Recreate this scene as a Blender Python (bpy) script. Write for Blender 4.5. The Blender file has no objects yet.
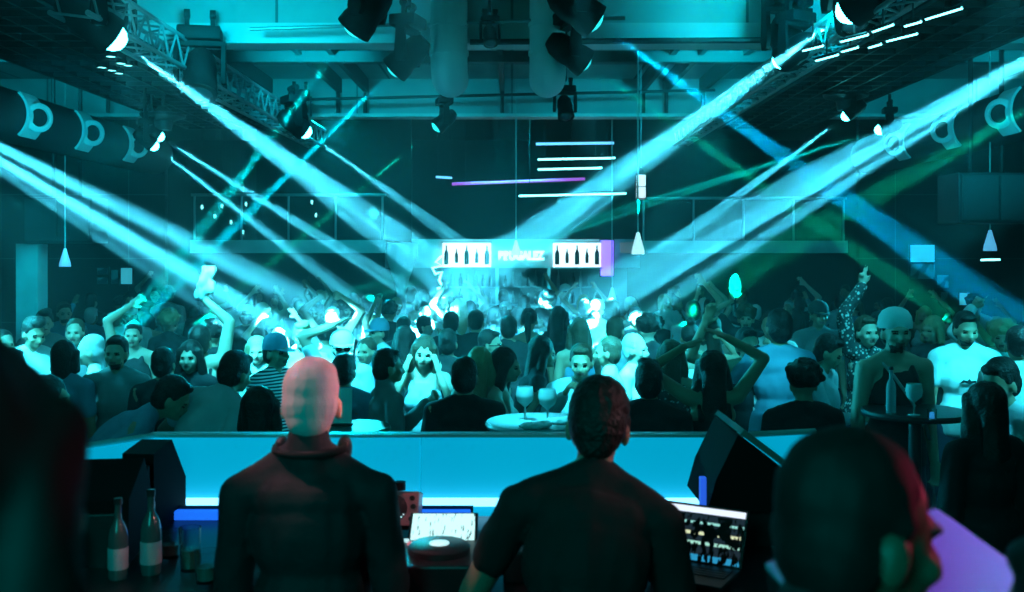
HAZE_D, BEAMK, WASHK, AMB = .008, 60000, .8, .12
import bpy, bmesh, math, random
from mathutils import Vector, Matrix, noise
V = Vector
R = math.radians
sc = bpy.context.scene
COL = sc.collection
rnd = random.Random(7)

# ------------------------------------------------------------------ camera
F, CX, HY, EYE = 1000.0, 512.0, 253.0, 2.4
def P(px, py, d):
    return V(((px - CX) / F * d, d, EYE + (HY - py) / F * d))
def PZ(px, py, z):
    d = (z - EYE) / ((HY - py) / F)
    return P(px, py, d)
cd = bpy.data.cameras.new('camera')
cam = bpy.data.objects.new('camera', cd)
COL.objects.link(cam)
sc.camera = cam
cd.sensor_width = 36
cd.lens = F / 1024 * 36
cam.location = (0, 0, EYE)
cam.rotation_euler = (math.pi / 2, 0, 0)
cd.shift_y = -(296 - HY) / 1024
cd.clip_start = 0.05
cd.dof.use_dof = True
cd.dof.focus_distance = 7.0
cd.dof.aperture_fstop = 3.2
sc.view_settings.view_transform = 'Standard'
sc.view_settings.look = 'None'
sc.view_settings.gamma = 1
sc.view_settings.use_curve_mapping = False
sc.view_settings.exposure = 0
sc.cycles.diffuse_bounces = 1
sc.cycles.max_bounces = 8
sc.cycles.volume_bounces = 0

# ------------------------------------------------------------------ materials
MATS = {}
def mat(name, col=(.5, .5, .5), rough=.6, metal=0, emit=None, es=1, noise_s=0, noise_a=.25, bump=0, bump_s=40, trans=0, alpha=1, sheen=0, spec=.5):
    if name in MATS:
        return MATS[name]
    m = bpy.data.materials.new(name)
    m.use_nodes = True
    nt = m.node_tree
    b = nt.nodes['Principled BSDF']
    b.inputs['Base Color'].default_value = (*col, 1)
    b.inputs['Roughness'].default_value = rough
    b.inputs['Metallic'].default_value = metal
    b.inputs['Transmission Weight'].default_value = trans
    b.inputs['Alpha'].default_value = alpha
    b.inputs['Sheen Weight'].default_value = sheen
    b.inputs['Specular IOR Level'].default_value = spec
    if emit:
        b.inputs['Emission Color'].default_value = (*emit, 1)
        b.inputs['Emission Strength'].default_value = es
    tc = nt.nodes.new('ShaderNodeTexCoord')
    if noise_s:
        n = nt.nodes.new('ShaderNodeTexNoise'); n.inputs['Scale'].default_value = noise_s; n.inputs['Detail'].default_value = 4
        nt.links.new(tc.outputs['Object'], n.inputs['Vector'])
        r = nt.nodes.new('ShaderNodeMapRange')
        r.inputs['To Min'].default_value = 1 - noise_a; r.inputs['To Max'].default_value = 1 + noise_a
        nt.links.new(n.outputs['Fac'], r.inputs['Value'])
        x = nt.nodes.new('ShaderNodeVectorMath'); x.operation = 'SCALE'
        x.inputs[0].default_value = col
        nt.links.new(r.outputs[0], x.inputs['Scale'])
        nt.links.new(x.outputs[0], b.inputs['Base Color'])
    if bump:
        n = nt.nodes.new('ShaderNodeTexNoise'); n.inputs['Scale'].default_value = bump_s; n.inputs['Detail'].default_value = 3
        nt.links.new(tc.outputs['Object'], n.inputs['Vector'])
        bp = nt.nodes.new('ShaderNodeBump'); bp.inputs['Strength'].default_value = bump; bp.inputs['Distance'].default_value = .02
        nt.links.new(n.outputs['Fac'], bp.inputs['Height'])
        nt.links.new(bp.outputs[0], b.inputs['Normal'])
    MATS[name] = m
    return m

# ------------------------------------------------------------------ objects
def link(o):
    COL.objects.link(o)
    return o
def props(o, label=None, cat=None, group=None, kind=None):
    if label: o['label'] = label
    if cat: o['category'] = cat
    if group: o['group'] = group
    if kind: o['kind'] = kind
    return o
def thing(name, label, cat, loc=(0, 0, 0), rz=0, group=None):
    o = bpy.data.objects.new(name, None)
    o.empty_display_size = .05
    link(o)
    o.location = loc
    o.rotation_euler = (0, 0, rz)
    return props(o, label, cat, group)
def copy_tree(o, parent=None):
    c = o.copy()
    link(c)
    if parent is not None: c.parent = parent
    for ch in list(o.children):
        copy_tree(ch, c)
    return c

class MB:
    """collects shapes into one bmesh"""
    def __init__(s): s.bm = bmesh.new()
    def _m(s, n0, mi):
        if mi:
            s.bm.faces.ensure_lookup_table()
            for f in s.bm.faces[n0:]: f.material_index = mi
    def box(s, lo, hi, M=None, bev=0, mi=0):
        n0 = len(s.bm.faces)
        lo, hi = V(lo), V(hi)
        g = bmesh.ops.create_cube(s.bm, size=1)
        vs = g['verts']
        for v in vs:
            v.co = V([(lo[i] + hi[i]) / 2 + v.co[i] * (hi[i] - lo[i]) for i in range(3)])
        if bev:
            es = list({e for v in vs for e in v.link_edges})
            r = bmesh.ops.bevel(s.bm, geom=es, offset=bev, segments=2, affect='EDGES', profile=.6)
            vs = list({v for f in r['faces'] for v in f.verts} | {v for v in vs if v.is_valid})
        if M is not None:
            for v in vs: v.co = M @ v.co
        s._m(n0, mi)
        return s
    def cyl(s, a, b, r, r2=None, n=12, caps=True, mi=0):
        n0 = len(s.bm.faces)
        a, b = V(a), V(b)
        r2 = r if r2 is None else r2
        q = (b - a).to_track_quat('Z', 'Y')
        def ring(c, rr): return [s.bm.verts.new(c + q @ V((math.cos(t) * rr, math.sin(t) * rr, 0))) for t in [2 * math.pi * i / n for i in range(n)]]
        A, B = ring(a, r), ring(b, r2)
        for i in range(n):
            s.bm.faces.new((A[i], A[(i + 1) % n], B[(i + 1) % n], B[i]))
        if caps:
            s.bm.faces.new(A[::-1]); s.bm.faces.new(B)
        s._m(n0, mi)
        return s
    def lathe(s, prof, M=None, n=20, mi=0):
        """prof: [(r,z)] about local Z"""
        n0 = len(s.bm.faces)
        M = M or Matrix()
        rings = []
        for r, z in prof:
            if r < 1e-5: rings.append([s.bm.verts.new(M @ V((0, 0, z)))])
            else: rings.append([s.bm.verts.new(M @ V((math.cos(t) * r, math.sin(t) * r, z))) for t in [2 * math.pi * i / n for i in range(n)]])
        for A, B in zip(rings, rings[1:]):
            for i in range(n):
                j = (i + 1) % n
                if len(A) == 1 and len(B) == 1: continue
                if len(A) == 1: s.bm.faces.new((A[0], B[j], B[i]))
                elif len(B) == 1: s.bm.faces.new((A[i], A[j], B[0]))
                else: s.bm.faces.new((A[i], A[j], B[j], B[i]))
        s._m(n0, mi)
        return s
    def tube(s, pts, r, n=8, mi=0):
        pts = [V(p) for p in pts]
        n0 = len(s.bm.faces)
        rings = []
        for k, p in enumerate(pts):
            t = (pts[min(k + 1, len(pts) - 1)] - pts[max(k - 1, 0)])
            q = t.to_track_quat('Z', 'Y') if k == 0 else q
            if k:
                z = q @ V((0, 0, 1)); q = z.rotation_difference(t.normalized()) @ q
            rr = r[k] if isinstance(r, (list, tuple)) else r
            rings.append([s.bm.verts.new(p + q @ V((math.cos(a) * rr, math.sin(a) * rr, 0))) for a in [2 * math.pi * i / n for i in range(n)]])
        for A, B in zip(rings, rings[1:]):
            for i in range(n):
                s.bm.faces.new((A[i], A[(i + 1) % n], B[(i + 1) % n], B[i]))
        s.bm.faces.new(rings[0][::-1]); s.bm.faces.new(rings[-1])
        s._m(n0, mi)
        return s
    def ell(s, c, r, M=None, u=16, v=10, mi=0):
        n0 = len(s.bm.faces)
        c = V(c)
        if not hasattr(r, '__len__'): r = (r, r, r)
        m4 = (M.to_4x4() if M is not None else Matrix())
        m4 = Matrix.Translation(c) @ m4 @ Matrix.Diagonal((r[0], r[1], r[2], 1))
        s.lathe([(math.sin(math.pi * k / v), -math.cos(math.pi * k / v)) for k in range(v + 1)], m4, u)
        s._m(n0, mi)
        return s
    def cap(s, a, b, ra, rb=None, flat=None, u=14):
        """tapered capsule; flat = (direction, factor) squashes across it"""
        rb = ra if rb is None else rb
        a, b = V(a), V(b)
        d = b - a
        L = d.length
        q = d.to_track_quat('Z', 'Y') if L > 1e-6 else Matrix.Identity(3).to_quaternion()
        prof = []
        for k in range(5):
            t = math.pi / 2 * (1 - k / 4); prof.append((ra * math.cos(t), -ra * math.sin(t)))
        for k in range(5):
            t = math.pi / 2 * k / 4; prof.append((rb * math.cos(t), L + rb * math.sin(t)))
        v0 = len(s.bm.verts)
        s.lathe(prof, Matrix.Translation(a) @ q.to_matrix().to_4x4(), n=u)
        if flat:
            ax, f = V(flat[0]).normalized(), flat[1]
            s.bm.verts.ensure_lookup_table()
            for w in s.bm.verts[v0:]:
                t = (w.co - a).dot(ax)
                # remove part across the plane that holds the axis
                base = (d.dot(ax) / (L * L) * (w.co - a).dot(d)) if L > 1e-6 else 0
                w.co -= ax * (t - base) * (1 - f)
        return s
    def prism(s, pts, depth, M=None, mi=0):
        """polygon pts [(x,z)] extruded along local y from 0 to depth"""
        n0 = len(s.bm.faces)
        M = M or Matrix()
        A = [s.bm.verts.new(M @ V((x, 0, z))) for x, z in pts]
        B = [s.bm.verts.new(M @ V((x, depth, z))) for x, z in pts]
        s.bm.faces.new(A); s.bm.faces.new(B[::-1])
        for i in range(len(pts)):
            j = (i + 1) % len(pts)
            s.bm.faces.new((A[j], A[i], B[i], B[j]))
        s._m(n0, mi)
        return s
    def xf(s, M):
        for v in s.bm.verts: v.co = M @ v.co
        return s
    def build(s, name, m, parent=None, smooth=False, loc=None, recalc=True):
        if recalc: bmesh.ops.recalc_face_normals(s.bm, faces=s.bm.faces)
        me = bpy.data.meshes.new(name)
        s.bm.to_mesh(me); s.bm.free()
        for k in (m if isinstance(m, (list, tuple)) else [m]): me.materials.append(k)
        if smooth:
            for p in me.polygons: p.use_smooth = True
            if smooth == 'auto': me.set_sharp_from_angle(angle=R(40))
        o = bpy.data.objects.new(name, me)
        link(o)
        if parent is not None: o.parent = parent
        if loc is not None: o.location = loc
        return o
def struct(o): o['kind'] = 'structure'; return o

def remesh(mb, voxel, smooth_it=3, fac=.5):
    me = bpy.data.meshes.new('tmp')
    mb.bm.to_mesh(me); mb.bm.free()
    o = bpy.data.objects.new('tmp', me); link(o)
    r = o.modifiers.new('r', 'REMESH'); r.mode = 'VOXEL'; r.voxel_size = voxel; r.use_smooth_shade = True
    if smooth_it:
        m = o.modifiers.new('s', 'SMOOTH'); m.factor = fac; m.iterations = smooth_it
    bpy.context.view_layer.update()
    dg = bpy.context.evaluated_depsgraph_get()
    out = bpy.data.meshes.new_from_object(o.evaluated_get(dg))
    bpy.data.objects.remove(o); bpy.data.meshes.remove(me)
    for p in out.polygons: p.use_smooth = True
    return out
def text_mesh(txt, size, extrude=.01, bold=0):
    c = bpy.data.curves.new('t', 'FONT'); c.body = txt; c.size = size; c.extrude = extrude; c.align_x = 'CENTER'; c.align_y = 'CENTER'; c.offset = bold
    o = bpy.data.objects.new('t', c); link(o)
    bpy.context.view_layer.update()
    me = bpy.data.meshes.new_from_object(o.evaluated_get(bpy.context.evaluated_depsgraph_get()))
    bpy.data.objects.remove(o); bpy.data.curves.remove(c)
    return me
# ------------------------------------------------------------------ people
# person space: feet at the origin, facing -Y, +X is the viewer's right when the person faces the viewer
SKIN = [mat('skin_fair', (.62, .40, .30), .55), mat('skin_tan', (.45, .27, .18), .5), mat('skin_deep', (.22, .12, .075), .5)]
EYE_M = mat('eye_dark', (.02, .015, .012), .2)
LIP_M = mat('lip_red', (.36, .12, .10), .45)
HAIRC = {'black': mat('hair_black', (.016, .013, .012), .5, bump=.5, bump_s=90), 'brown': mat('hair_brown', (.07, .04, .022), .55, bump=.5, bump_s=90),
         'blond': mat('hair_blond', (.55, .42, .24), .5, bump=.5, bump_s=90), 'grey': mat('hair_grey', (.62, .56, .55), .6, bump=.4, bump_s=120)}
CLOTH = {'white': mat('cloth_white', (.82, .82, .8), .8, bump=.3, bump_s=14), 'pale': mat('cloth_pale', (.45, .52, .55), .8, bump=.3, bump_s=14),
         'blue': mat('cloth_blue', (.12, .30, .42), .8, bump=.3, bump_s=14), 'grey': mat('cloth_grey', (.2, .22, .23), .8, bump=.3, bump_s=14),
         'dark': mat('cloth_dark', (.035, .04, .045), .85, bump=.3, bump_s=14), 'black': mat('cloth_black', (.012, .014, .016), .85, bump=.3, bump_s=14),
         'denim': mat('cloth_denim', (.05, .08, .14), .85, bump=.3, bump_s=20), 'brown': mat('cloth_brown', (.10, .04, .03), .85, bump=.3, bump_s=12)}
def striped(name, a, b, s):
    m = mat(name, a, .8)
    nt = m.node_tree
    tc = nt.nodes.new('ShaderNodeTexCoord'); w = nt.nodes.new('ShaderNodeTexWave'); w.bands_direction = 'Z'; w.inputs['Scale'].default_value = s
    cr = nt.nodes.new('ShaderNodeValToRGB'); cr.color_ramp.interpolation = 'CONSTANT'
    cr.color_ramp.elements[0].color = (*a, 1); cr.color_ramp.elements[1].position = .5; cr.color_ramp.elements[1].color = (*b, 1)
    nt.links.new(tc.outputs['Object'], w.inputs['Vector']); nt.links.new(w.outputs['Fac'], cr.inputs[0])
    nt.links.new(cr.outputs[0], nt.nodes['Principled BSDF'].inputs['Base Color'])
    return m
CLOTH['striped'] = striped('cloth_striped', (.7, .7, .7), (.03, .03, .04), 14)
def lace(name):
    m = mat(name, (.5, .5, .5), .8)
    nt = m.node_tree
    tc = nt.nodes.new('ShaderNodeTexCoord'); w = nt.nodes.new('ShaderNodeTexVoronoi'); w.inputs['Scale'].default_value = 38
    cr = nt.nodes.new('ShaderNodeValToRGB')
    cr.color_ramp.elements[0].color = (.65, .65, .62, 1); cr.color_ramp.elements[0].position = .25
    cr.color_ramp.elements[1].position = .42; cr.color_ramp.elements[1].color = (.04, .05, .05, 1)
    nt.links.new(tc.outputs['Object'], w.inputs['Vector']); nt.links.new(w.outputs['Distance'], cr.inputs[0])
    nt.links.new(cr.outputs[0], nt.nodes['Principled BSDF'].inputs['Base Color'])
    return m
CLOTH['lace'] = lace('cloth_lace')
SHOE = mat('shoe_black', (.02, .02, .02), .5)

def ik(S, T, l1, l2, hint):
    S, T = V(S), V(T)
    d = T - S
    L = min(max(d.length, .08), (l1 + l2) * .995)
    u = d.normalized()
    T = S + u * L
    a = (l1 * l1 - l2 * l2 + L * L) / (2 * L)
    h = math.sqrt(max(l1 * l1 - a * a, 1e-6))
    hv = V(hint); hv = hv - u * hv.dot(u)
    if hv.length < 1e-4: hv = V((0, 1, 0)) - u * u.y
    return S + u * a + hv.normalized() * h, T

def add_hand(mb, W, f, n, s, kind, k=1.0):
    """W wrist, f finger direction, n palm normal, s thumb side"""
    f, n, s = V(f).normalized(), V(n), V(s)
    n = (n - f * n.dot(f)).normalized(); s = f.cross(n) * (1 if f.cross(n).dot(s) > 0 else -1)
    M = Matrix((s, f, n)).transposed()
    mb.ell(W + f * .05 * k, (.041 * k, .055 * k, .017 * k), M, 12, 8)
    mb.cap(W - f * .01, W + f * .04 * k, .023 * k, .027 * k, (n, .7), 10)
    curl = {'open': .12, 'relax': .5, 'fist': 1.45, 'hold': .95, 'vee': .1, 'point': .1}[kind]
    lens = [.072, .080, .074, .060]
    for i in range(4):
        c = curl
        if kind == 'vee' and i > 1: c = 1.4
        if kind == 'point' and i > 0: c = 1.35
        sp = (1.5 - i) * (.13 if kind in ('open', 'vee') else .05)
        d = (f + s * sp).normalized()
        p = W + f * .088 * k + s * (.030 - .020 * i) * k
        L = lens[i] * k
        ang = 0
        for j, fr in enumerate((.45, .32, .23)):
            ang += c * (.8 if j == 0 else 1.0) + .04 * i * (kind != 'open')
            dd = (d * math.cos(ang) + n * math.sin(ang)).normalized()
            q = p + dd * L * fr
            mb.cap(p, q, .0098 * k * (1 - .08 * j), .0092 * k * (1 - .08 * j), None, 8)
            p = q
    p = W + f * .025 * k + s * .028 * k
    tc = {'open': .1, 'relax': .3, 'fist': .9, 'hold': .6, 'vee': .9, 'point': .8}[kind]
    d1 = (f * .75 + s * .8 + n * .25 * tc).normalized()
    q = p + d1 * .038 * k
    mb.cap(p, q, .0135 * k, .0115 * k, None, 8)
    d2 = (f * 1.0 + s * (.35 - .6 * tc) + n * .8 * tc).normalized()
    mb.cap(q, q + d2 * .034 * k, .0115 * k, .0095 * k, None, 8)

NOPOSE = dict(L=None, R=None)
def skeleton(sp):
    """joint positions of a pose. sp: lean (forward deg), side, twist, head=(yaw,pitch,roll), L / R = hand targets in torso space (x toward that side)"""
    fem = sp.get('fem', 0)
    U = Matrix.Translation((0, 0, 1.0)) @ Matrix.Rotation(R(sp.get('twist', 0)), 4, 'Z') @ Matrix.Rotation(R(sp.get('lean', 0)), 4, 'X') @ Matrix.Rotation(R(sp.get('side', 0)), 4, 'Y') @ Matrix.Translation((0, 0, -1.0))
    yaw, pitch, roll = sp.get('head', (0, 0, 0))
    HN = Matrix.Translation((0, -.01 - .02 * sp.get('lean', 0) / 30, 1.515))
    H = U @ HN @ Matrix.Rotation(R(-sp.get('lean', 0) * .6), 4, 'X') @ Matrix.Rotation(R(yaw), 4, 'Z') @ Matrix.Rotation(R(pitch), 4, 'X') @ Matrix.Rotation(R(roll), 4, 'Y')
    sw = .165 if fem else .188
    J = dict(U=U, H=H, sw=sw, fem=fem)
    for side, sg in (('L', 1), ('R', -1)):
        a = sp.get(side)
        lift = 0
        if a is None: a = dict(t=(.24, -.02, .86), hint=(.4, 1, 0), hand='relax')
        t = a['t']
        lift = max(0, min(.07, (t[2] - 1.35) * .12)) if t[2] > 1.35 else 0
        S = U @ V((sg * (sw - .3 * lift), .005, 1.415 + lift - sp.get('drop', 0)))
        T = V((sg * t[0], t[1], t[2]))
        T = U @ T
        hx = a.get('hint', (.6, .5, -.6))
        hint = U.to_3x3() @ V((sg * hx[0], hx[1], hx[2]))
        E, W = ik(S, T, .285, .255, hint)
        J[side] = (S, E, W, a)
    return J

def make_body(sp, J, voxel):
    mb = MB()
    fem, U, H, sw = J['fem'], J['U'], J['H'], J['sw']
    fat = sp.get('fat', 0)
    U3 = U.to_3x3()
    def ue(c, r): mb.ell(U @ V(c), r, U3)
    # trunk
    mb.ell((0, .01, .95), (.158 + fat, .115 + fat, .12))
    ue((0, .005, 1.09), (.125 + fat if not fem else .112 + fat, .095 + fat, .15))
    ue((0, .005, 1.27), (.150 + fat * .6 if not fem else .132 + fat * .6, .108 + fat * .5, .165))
    ue((0, .02, 1.36), (.16 if not fem else .14, .085, .09))
    if fem:
        for sg in (1, -1): ue((sg * .065, -.085, 1.27), (.058, .05, .055))
    for side, sg in (('L', 1), ('R', -1)):
        S, E, W, a = J[side]
        mb.cap(U @ V((0, .015, 1.44)), S, .052, .050)
        mb.cap(U @ V((0, .02, 1.50)), S + V((0, 0, .01)) * 1, .040, .035)
        mb.cap(S, E, .047 if fem else .054, .036 if fem else .041)
        mb.cap(E, W, .037 if fem else .042, .024 if fem else .028)
        f = (W - E).normalized()
        hf = a.get('f')
        if hf is not None: f = (U3 @ V((sg * hf[0], hf[1], hf[2]))).normalized()
        pn = a.get('n', (-.8, -.3, 0))
        pn = U3 @ V((sg * pn[0], pn[1], pn[2]))
        ths = a.get('s', (0, -1, .3))
        ths = U3 @ V((sg * ths[0], ths[1], ths[2]))
        add_hand(mb, W, f, pn, ths, a.get('hand', 'relax'), .92 if fem else 1.0)
    # legs
    st = sp.get('stance', .10)
    for sg in (1, -1):
        hip, kn, an = V((sg * .085, .01, .92)), V((sg * (st * .9 + .01), -.005, .50)), V((sg * st, .02, .09))
        mb.cap(hip, kn, .088, .058); mb.cap(kn, an, .056, .038)
        mb.ell(kn.lerp(an, .3) + V((0, .02, 0)), (.05, .05, .10))
        mb.cap((sg * st, .035, .045), (sg * (st + .02), -.15, .03), .038, .030, ((0, 0, 1), .8))
    # neck and head
    mb.cap(U @ V((0, .02, 1.42)), H @ V((0, .008, .06)), .052 if not fem else .044, .050 if not fem else .042)
    H3 = H.to_3x3()
    hs = sp.get('hs', 1.0)
    def he(c, r, M=None): mb.ell(H @ (V(c) * hs), V(r) * hs, H3 if M is None else H3 @ M)
    he((0, .014, .128), (.074, .094, .094))
    he((0, -.012, .10), (.066, .078, .085))
    he((0, -.030, .050), (.054, .056, .048))
    he((0, -.066, .022), (.024, .022, .018))                       # chin
    mb.cap(H @ (V((0, -.086, .100)) * hs), H @ (V((0, -.104, .070)) * hs), .009 * hs, .0125 * hs)   # nose
    he((0, -.092, .066), (.018, .012, .010))
    he((0, -.078, .118), (.050, .016, .012))                       # brow
    he((0, -.080, .042), (.023, .013, .010))                       # lips
    for sg in (1, -1):
        he((sg * .043, -.060, .072), (.020, .022, .020))           # cheek
        he((sg * .076, .006, .085), (.011, .020, .031), Matrix.Rotation(R(12), 3, 'X'))    # ear
    me = remesh(mb, voxel, 2 if voxel < .008 else 2, .45)
    me.name = 'body'
    me.materials.append(SKIN[sp.get('skin', 1)]); me.materials.append(EYE_M); me.materials.append(HAIRC[sp.get('hc', 'black')]); me.materials.append(LIP_M); me.materials.append(SHOE)
    Hi = H.inverted()
    for v in me.vertices:
        q = Hi @ v.co
        if abs(q.x) < .07 and -.12 < q.y < -.03 and .06 < q.z < .13:
            g = math.exp(-(((abs(q.x) - .031) / .014) ** 2 + ((q.z - .098) / .010) ** 2))
            if g > .02: v.co = H @ (q + V((0, .012 * g, 0)))
    beard = sp.get('beard')
    for p in me.polygons:
        c = p.center
        if c.z < .085: p.material_index = 4; continue
        q = (Hi @ c) / hs
        if q.length > .26 or q.y > -.02: continue
        ax = abs(q.x)
        if q.y < -.05 and abs(ax - .031) < .013 and abs(q.z - .097) < .0055: p.material_index = 1
        elif q.y < -.05 and .016 < ax < .046 and abs(q.z - .1145) < .0032: p.material_index = 2
        elif q.y < -.07 and ax < .024 and abs(q.z - .042) < .008: p.material_index = 3
        elif beard and q.z < .034 + max(0, ax - .045) * .9 and ax < .068 and q.z > -.01 and not (ax < .03 and abs(q.z - .042) < .010): p.material_index = 2
    return me

def wrinkle(me, amp, s=7.0, seed=0):
    nv = len(me.vertices)
    ns = [v.normal.copy() for v in me.vertices]
    out = []
    for v, nn in zip(me.vertices, ns):
        c = v.co
        p = V((c.x * s + seed * 3.1, c.y * s + seed, c.z * s * .55))
        out.extend(c + nn * (amp * noise.noise(p) + amp * .5 * noise.noise(p * 2.3)))
    me.vertices.foreach_set('co', out); me.update()

def make_top(sp, J, voxel, kind, infl=.013):
    """kind: tee, long, tank, dress, jacket"""
    fem, U, H, sw = J['fem'], J['U'], J['H'], J['sw']
    fat = sp.get('fat', 0)
    U3 = U.to_3x3()
    mb = MB()
    i = infl
    def ue(c, r): mb.ell(U @ V(c), r, U3)
    mb.lathe([(0, .86), (1, .86), (1.02, .90), (.98, 1.0), (.9, 1.08), (0, 1.1)], Matrix.Translation((0, .01, 0)) @ Matrix.Diagonal((.172 + i + fat, .128 + i + fat, 1, 1)), 24)
    ue((0, .005, 1.08), (.14 + i + fat, .10 + i + fat, .17))
    ue((0, .005, 1.26), (.152 + i + fat * .6 if not fem else .134 + i + fat * .6, .110 + i + fat * .5, .17))
    if fem:
        for sg in (1, -1): ue((sg * .065, -.085, 1.27), (.058 + i, .05 + i, .055 + i))
    if kind != 'tank':
        ue((0, .02, 1.36), (.163 if not fem else .143, .087 + i, .092))
    else:
        ue((0, .01, 1.33), (.12, .08 + i, .08))
    for side, sg in (('L', 1), ('R', -1)):
        S, E, W, a = J[side]
        if kind == 'tank' or kind == 'dress':
            mb.cap(U @ V((sg * .085, -.07, 1.36)), U @ V((sg * .085, .01, 1.47)), .02, .018)
            mb.cap(U @ V((sg * .085, .01, 1.47)), U @ V((sg * .085, .09, 1.36)), .018, .02)
            continue
        mb.cap(U @ V((0, .015, 1.435)), S, .053 + i, .048 + i)
        mb.cap(U @ V((0, .018, 1.485)), S + V((0, 0, .01)), .044 + i, .037 + i)
        if kind == 'tee':
            q = S.lerp(E, .62)
            mb.cap(S, q, .047 + i, .046 + i)
        else:
            mb.cap(S, E, .049 + i, .042 + i)
            mb.cap(E, E.lerp(W, .93), .042 + i, .030 + i)
    if kind == 'jacket':
        mb.cap(U @ V((0, .03, 1.45)), U @ V((0, .025, 1.52)), .066, .062)
    if kind == 'dress':
        mb.lathe([(0, .62), (.25, .62), (.21, .80), (.175, .98), (0, 1.05)], None, 20)
    me = remesh(mb, voxel, 3, .5)
    me.name = 'shirt'
    wrinkle(me, .010 if kind != 'tank' else .005, 9, rnd.random() * 9)
    return me
def make_trousers(sp, J, voxel, short=False):
    mb = MB(); i = .014
    fat = sp.get('fat', 0); st = sp.get('stance', .10)
    mb.ell((0, .01, .95), (.158 + i + fat, .115 + i + fat, .12))
    for sg in (1, -1):
        hip, kn, an = V((sg * .085, .01, .92)), V((sg * (st * .9 + .01), -.005, .50)), V((sg * st, .02, .12))
        mb.cap(hip, kn, .088 + i, .062 + i)
        if not short: mb.cap(kn, an, .060 + i, .050 + i)
    me = remesh(mb, voxel, 3, .5); me.name = 'trousers'
    wrinkle(me, .010, 9, 3)
    return me
def make_hair(style, voxel=.009, hs=1.0):
    """in head space"""
    mb = MB()
    if style in ('short', 'crop', 'quiff', 'fade'):
        k = {'short': 1.0, 'crop': .6, 'quiff': 1.2, 'fade': 1.0}[style]
        mb.ell((0, .026, .148), (.078 + .004 * k, .090 + .004 * k, .084 + .007 * k))
        if style == 'fade':
            mb.ell((0, .045, .11), (.0755, .066, .08))
        else:
            mb.ell((0, .045, .098), (.077 + .002 * k, .066 + .004 * k, .090))
        for sg in (1, -1): mb.cap((sg * .068, -.010, .13), (sg * .070, .012, .075), .014, .008)
        if style == 'quiff':
            mb.ell((0, -.045, .205), (.06, .045, .035)); mb.ell((.02, -.01, .22), (.05, .05, .03))
        if style == 'short':
            mb.ell((0, -.035, .196), (.058, .045, .026))
    elif style in ('long', 'wavy', 'blow'):
        mb.ell((0, .024, .142), (.088, .100, .098))
        for sg in (1, -1):
            mb.cap((sg * .066, -.015, .15), (sg * .088, .015, .0), .034, .040)
            mb.cap((sg * .088, .015, .0), (sg * .085, .03, -.16), .040, .030)
        mb.cap((0, .07, .10), (0, .085, -.10), .075, .072, ((0, 1, 0), .62))
        mb.cap((0, .085, -.10), (0, .10, -.26), .080, .055, ((0, 1, 0), .5))
        if style == 'blow': mb.ell((.03, .02, .21), (.06, .07, .04))
    elif style == 'ponytail':
        mb.ell((0, .022, .140), (.081, .095, .094))
        mb.ell((0, .120, .165), (.026, .03, .03))
        mb.cap((0, .13, .16), (0, .165, .02), .03, .032); mb.cap((0, .165, .02), (0, .15, -.12), .032, .014)
    elif style == 'bun':
        mb.ell((0, .022, .140), (.081, .095, .094)); mb.ell((0, .06, .245), (.042, .042, .036))
    elif style == 'curly':
        mb.ell((0, .02, .158), (.105, .112, .095))
        r2 = random.Random(3)
        for k in range(40):
            a, b = r2.uniform(0, 2 * math.pi), r2.uniform(-.3, 1.4)
            q = V((math.cos(a) * math.cos(b) * .105, .02 + math.sin(a) * math.cos(b) * .112, .150 + math.sin(b) * .095))
            if q.y < -.03 and q.z < .16: continue
            mb.ell(q, .022, None, 8, 6)
    elif style == 'bob':
        mb.ell((0, .024, .142), (.090, .100, .096))
        for sg in (1, -1): mb.cap((sg * .070, -.01, .14), (sg * .082, .012, .02), .032, .034)
        mb.cap((0, .06, .12), (0, .06, .01), .080, .070, ((0, 1, 0), .75))
    mb.xf(Matrix.Scale(hs, 4))
    me = remesh(mb, voxel, 2 if style != 'curly' else 1, .5)
    me.name = 'hair'
    amp = .006 if style in ('long', 'wavy', 'bob', 'blow') else .003
    ns = [v.normal.copy() for v in me.vertices]
    zk = 8 if style in ('long', 'wavy', 'bob', 'blow', 'ponytail') else 30
    out = []
    for v, nn in zip(me.vertices, ns):
        c = v.co
        out.extend(c + nn * amp * noise.noise(V((c.x * 30, c.y * 30, c.z * zk))))
    me.vertices.foreach_set('co', out); me.update()
    return me
def make_cap(back=False, hs=1.0):
    mb = MB()
    mb.lathe([(.092, .125), (.094, .15), (.088, .19), (.068, .222), (.035, .240), (0, .245)], Matrix.Translation((0, .016, 0)), 20)
    sg = -1 if not back else 1
    pts = [(math.sin(t) * .075, math.cos(t)) for t in [R(a) for a in range(-90, 91, 15)]]
    vs = []
    for z in (.128, .134):
        vs.append([mb.bm.verts.new((x, .016 + sg * (.075 + .095 * max(c, 0)), z - .014 * max(c, 0))) for x, c in pts])
    for A, B in zip(vs[0], vs[0][1:]): pass
    mb.bm.faces.new(vs[0]); mb.bm.faces.new(vs[1][::-1])
    n = len(pts)
    for i in range(n):
        j = (i + 1) % n
        mb.bm.faces.new((vs[0][i], vs[0][j], vs[1][j], vs[1][i]))
    mb.xf(Matrix.Scale(hs * 1.02, 4))
    bmesh.ops.recalc_face_normals(mb.bm, faces=mb.bm.faces)
    me = bpy.data.meshes.new('cap'); mb.bm.to_mesh(me); mb.bm.free()
    for p in me.polygons: p.use_smooth = True
    me.set_sharp_from_angle(angle=R(50))
    return me
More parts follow.
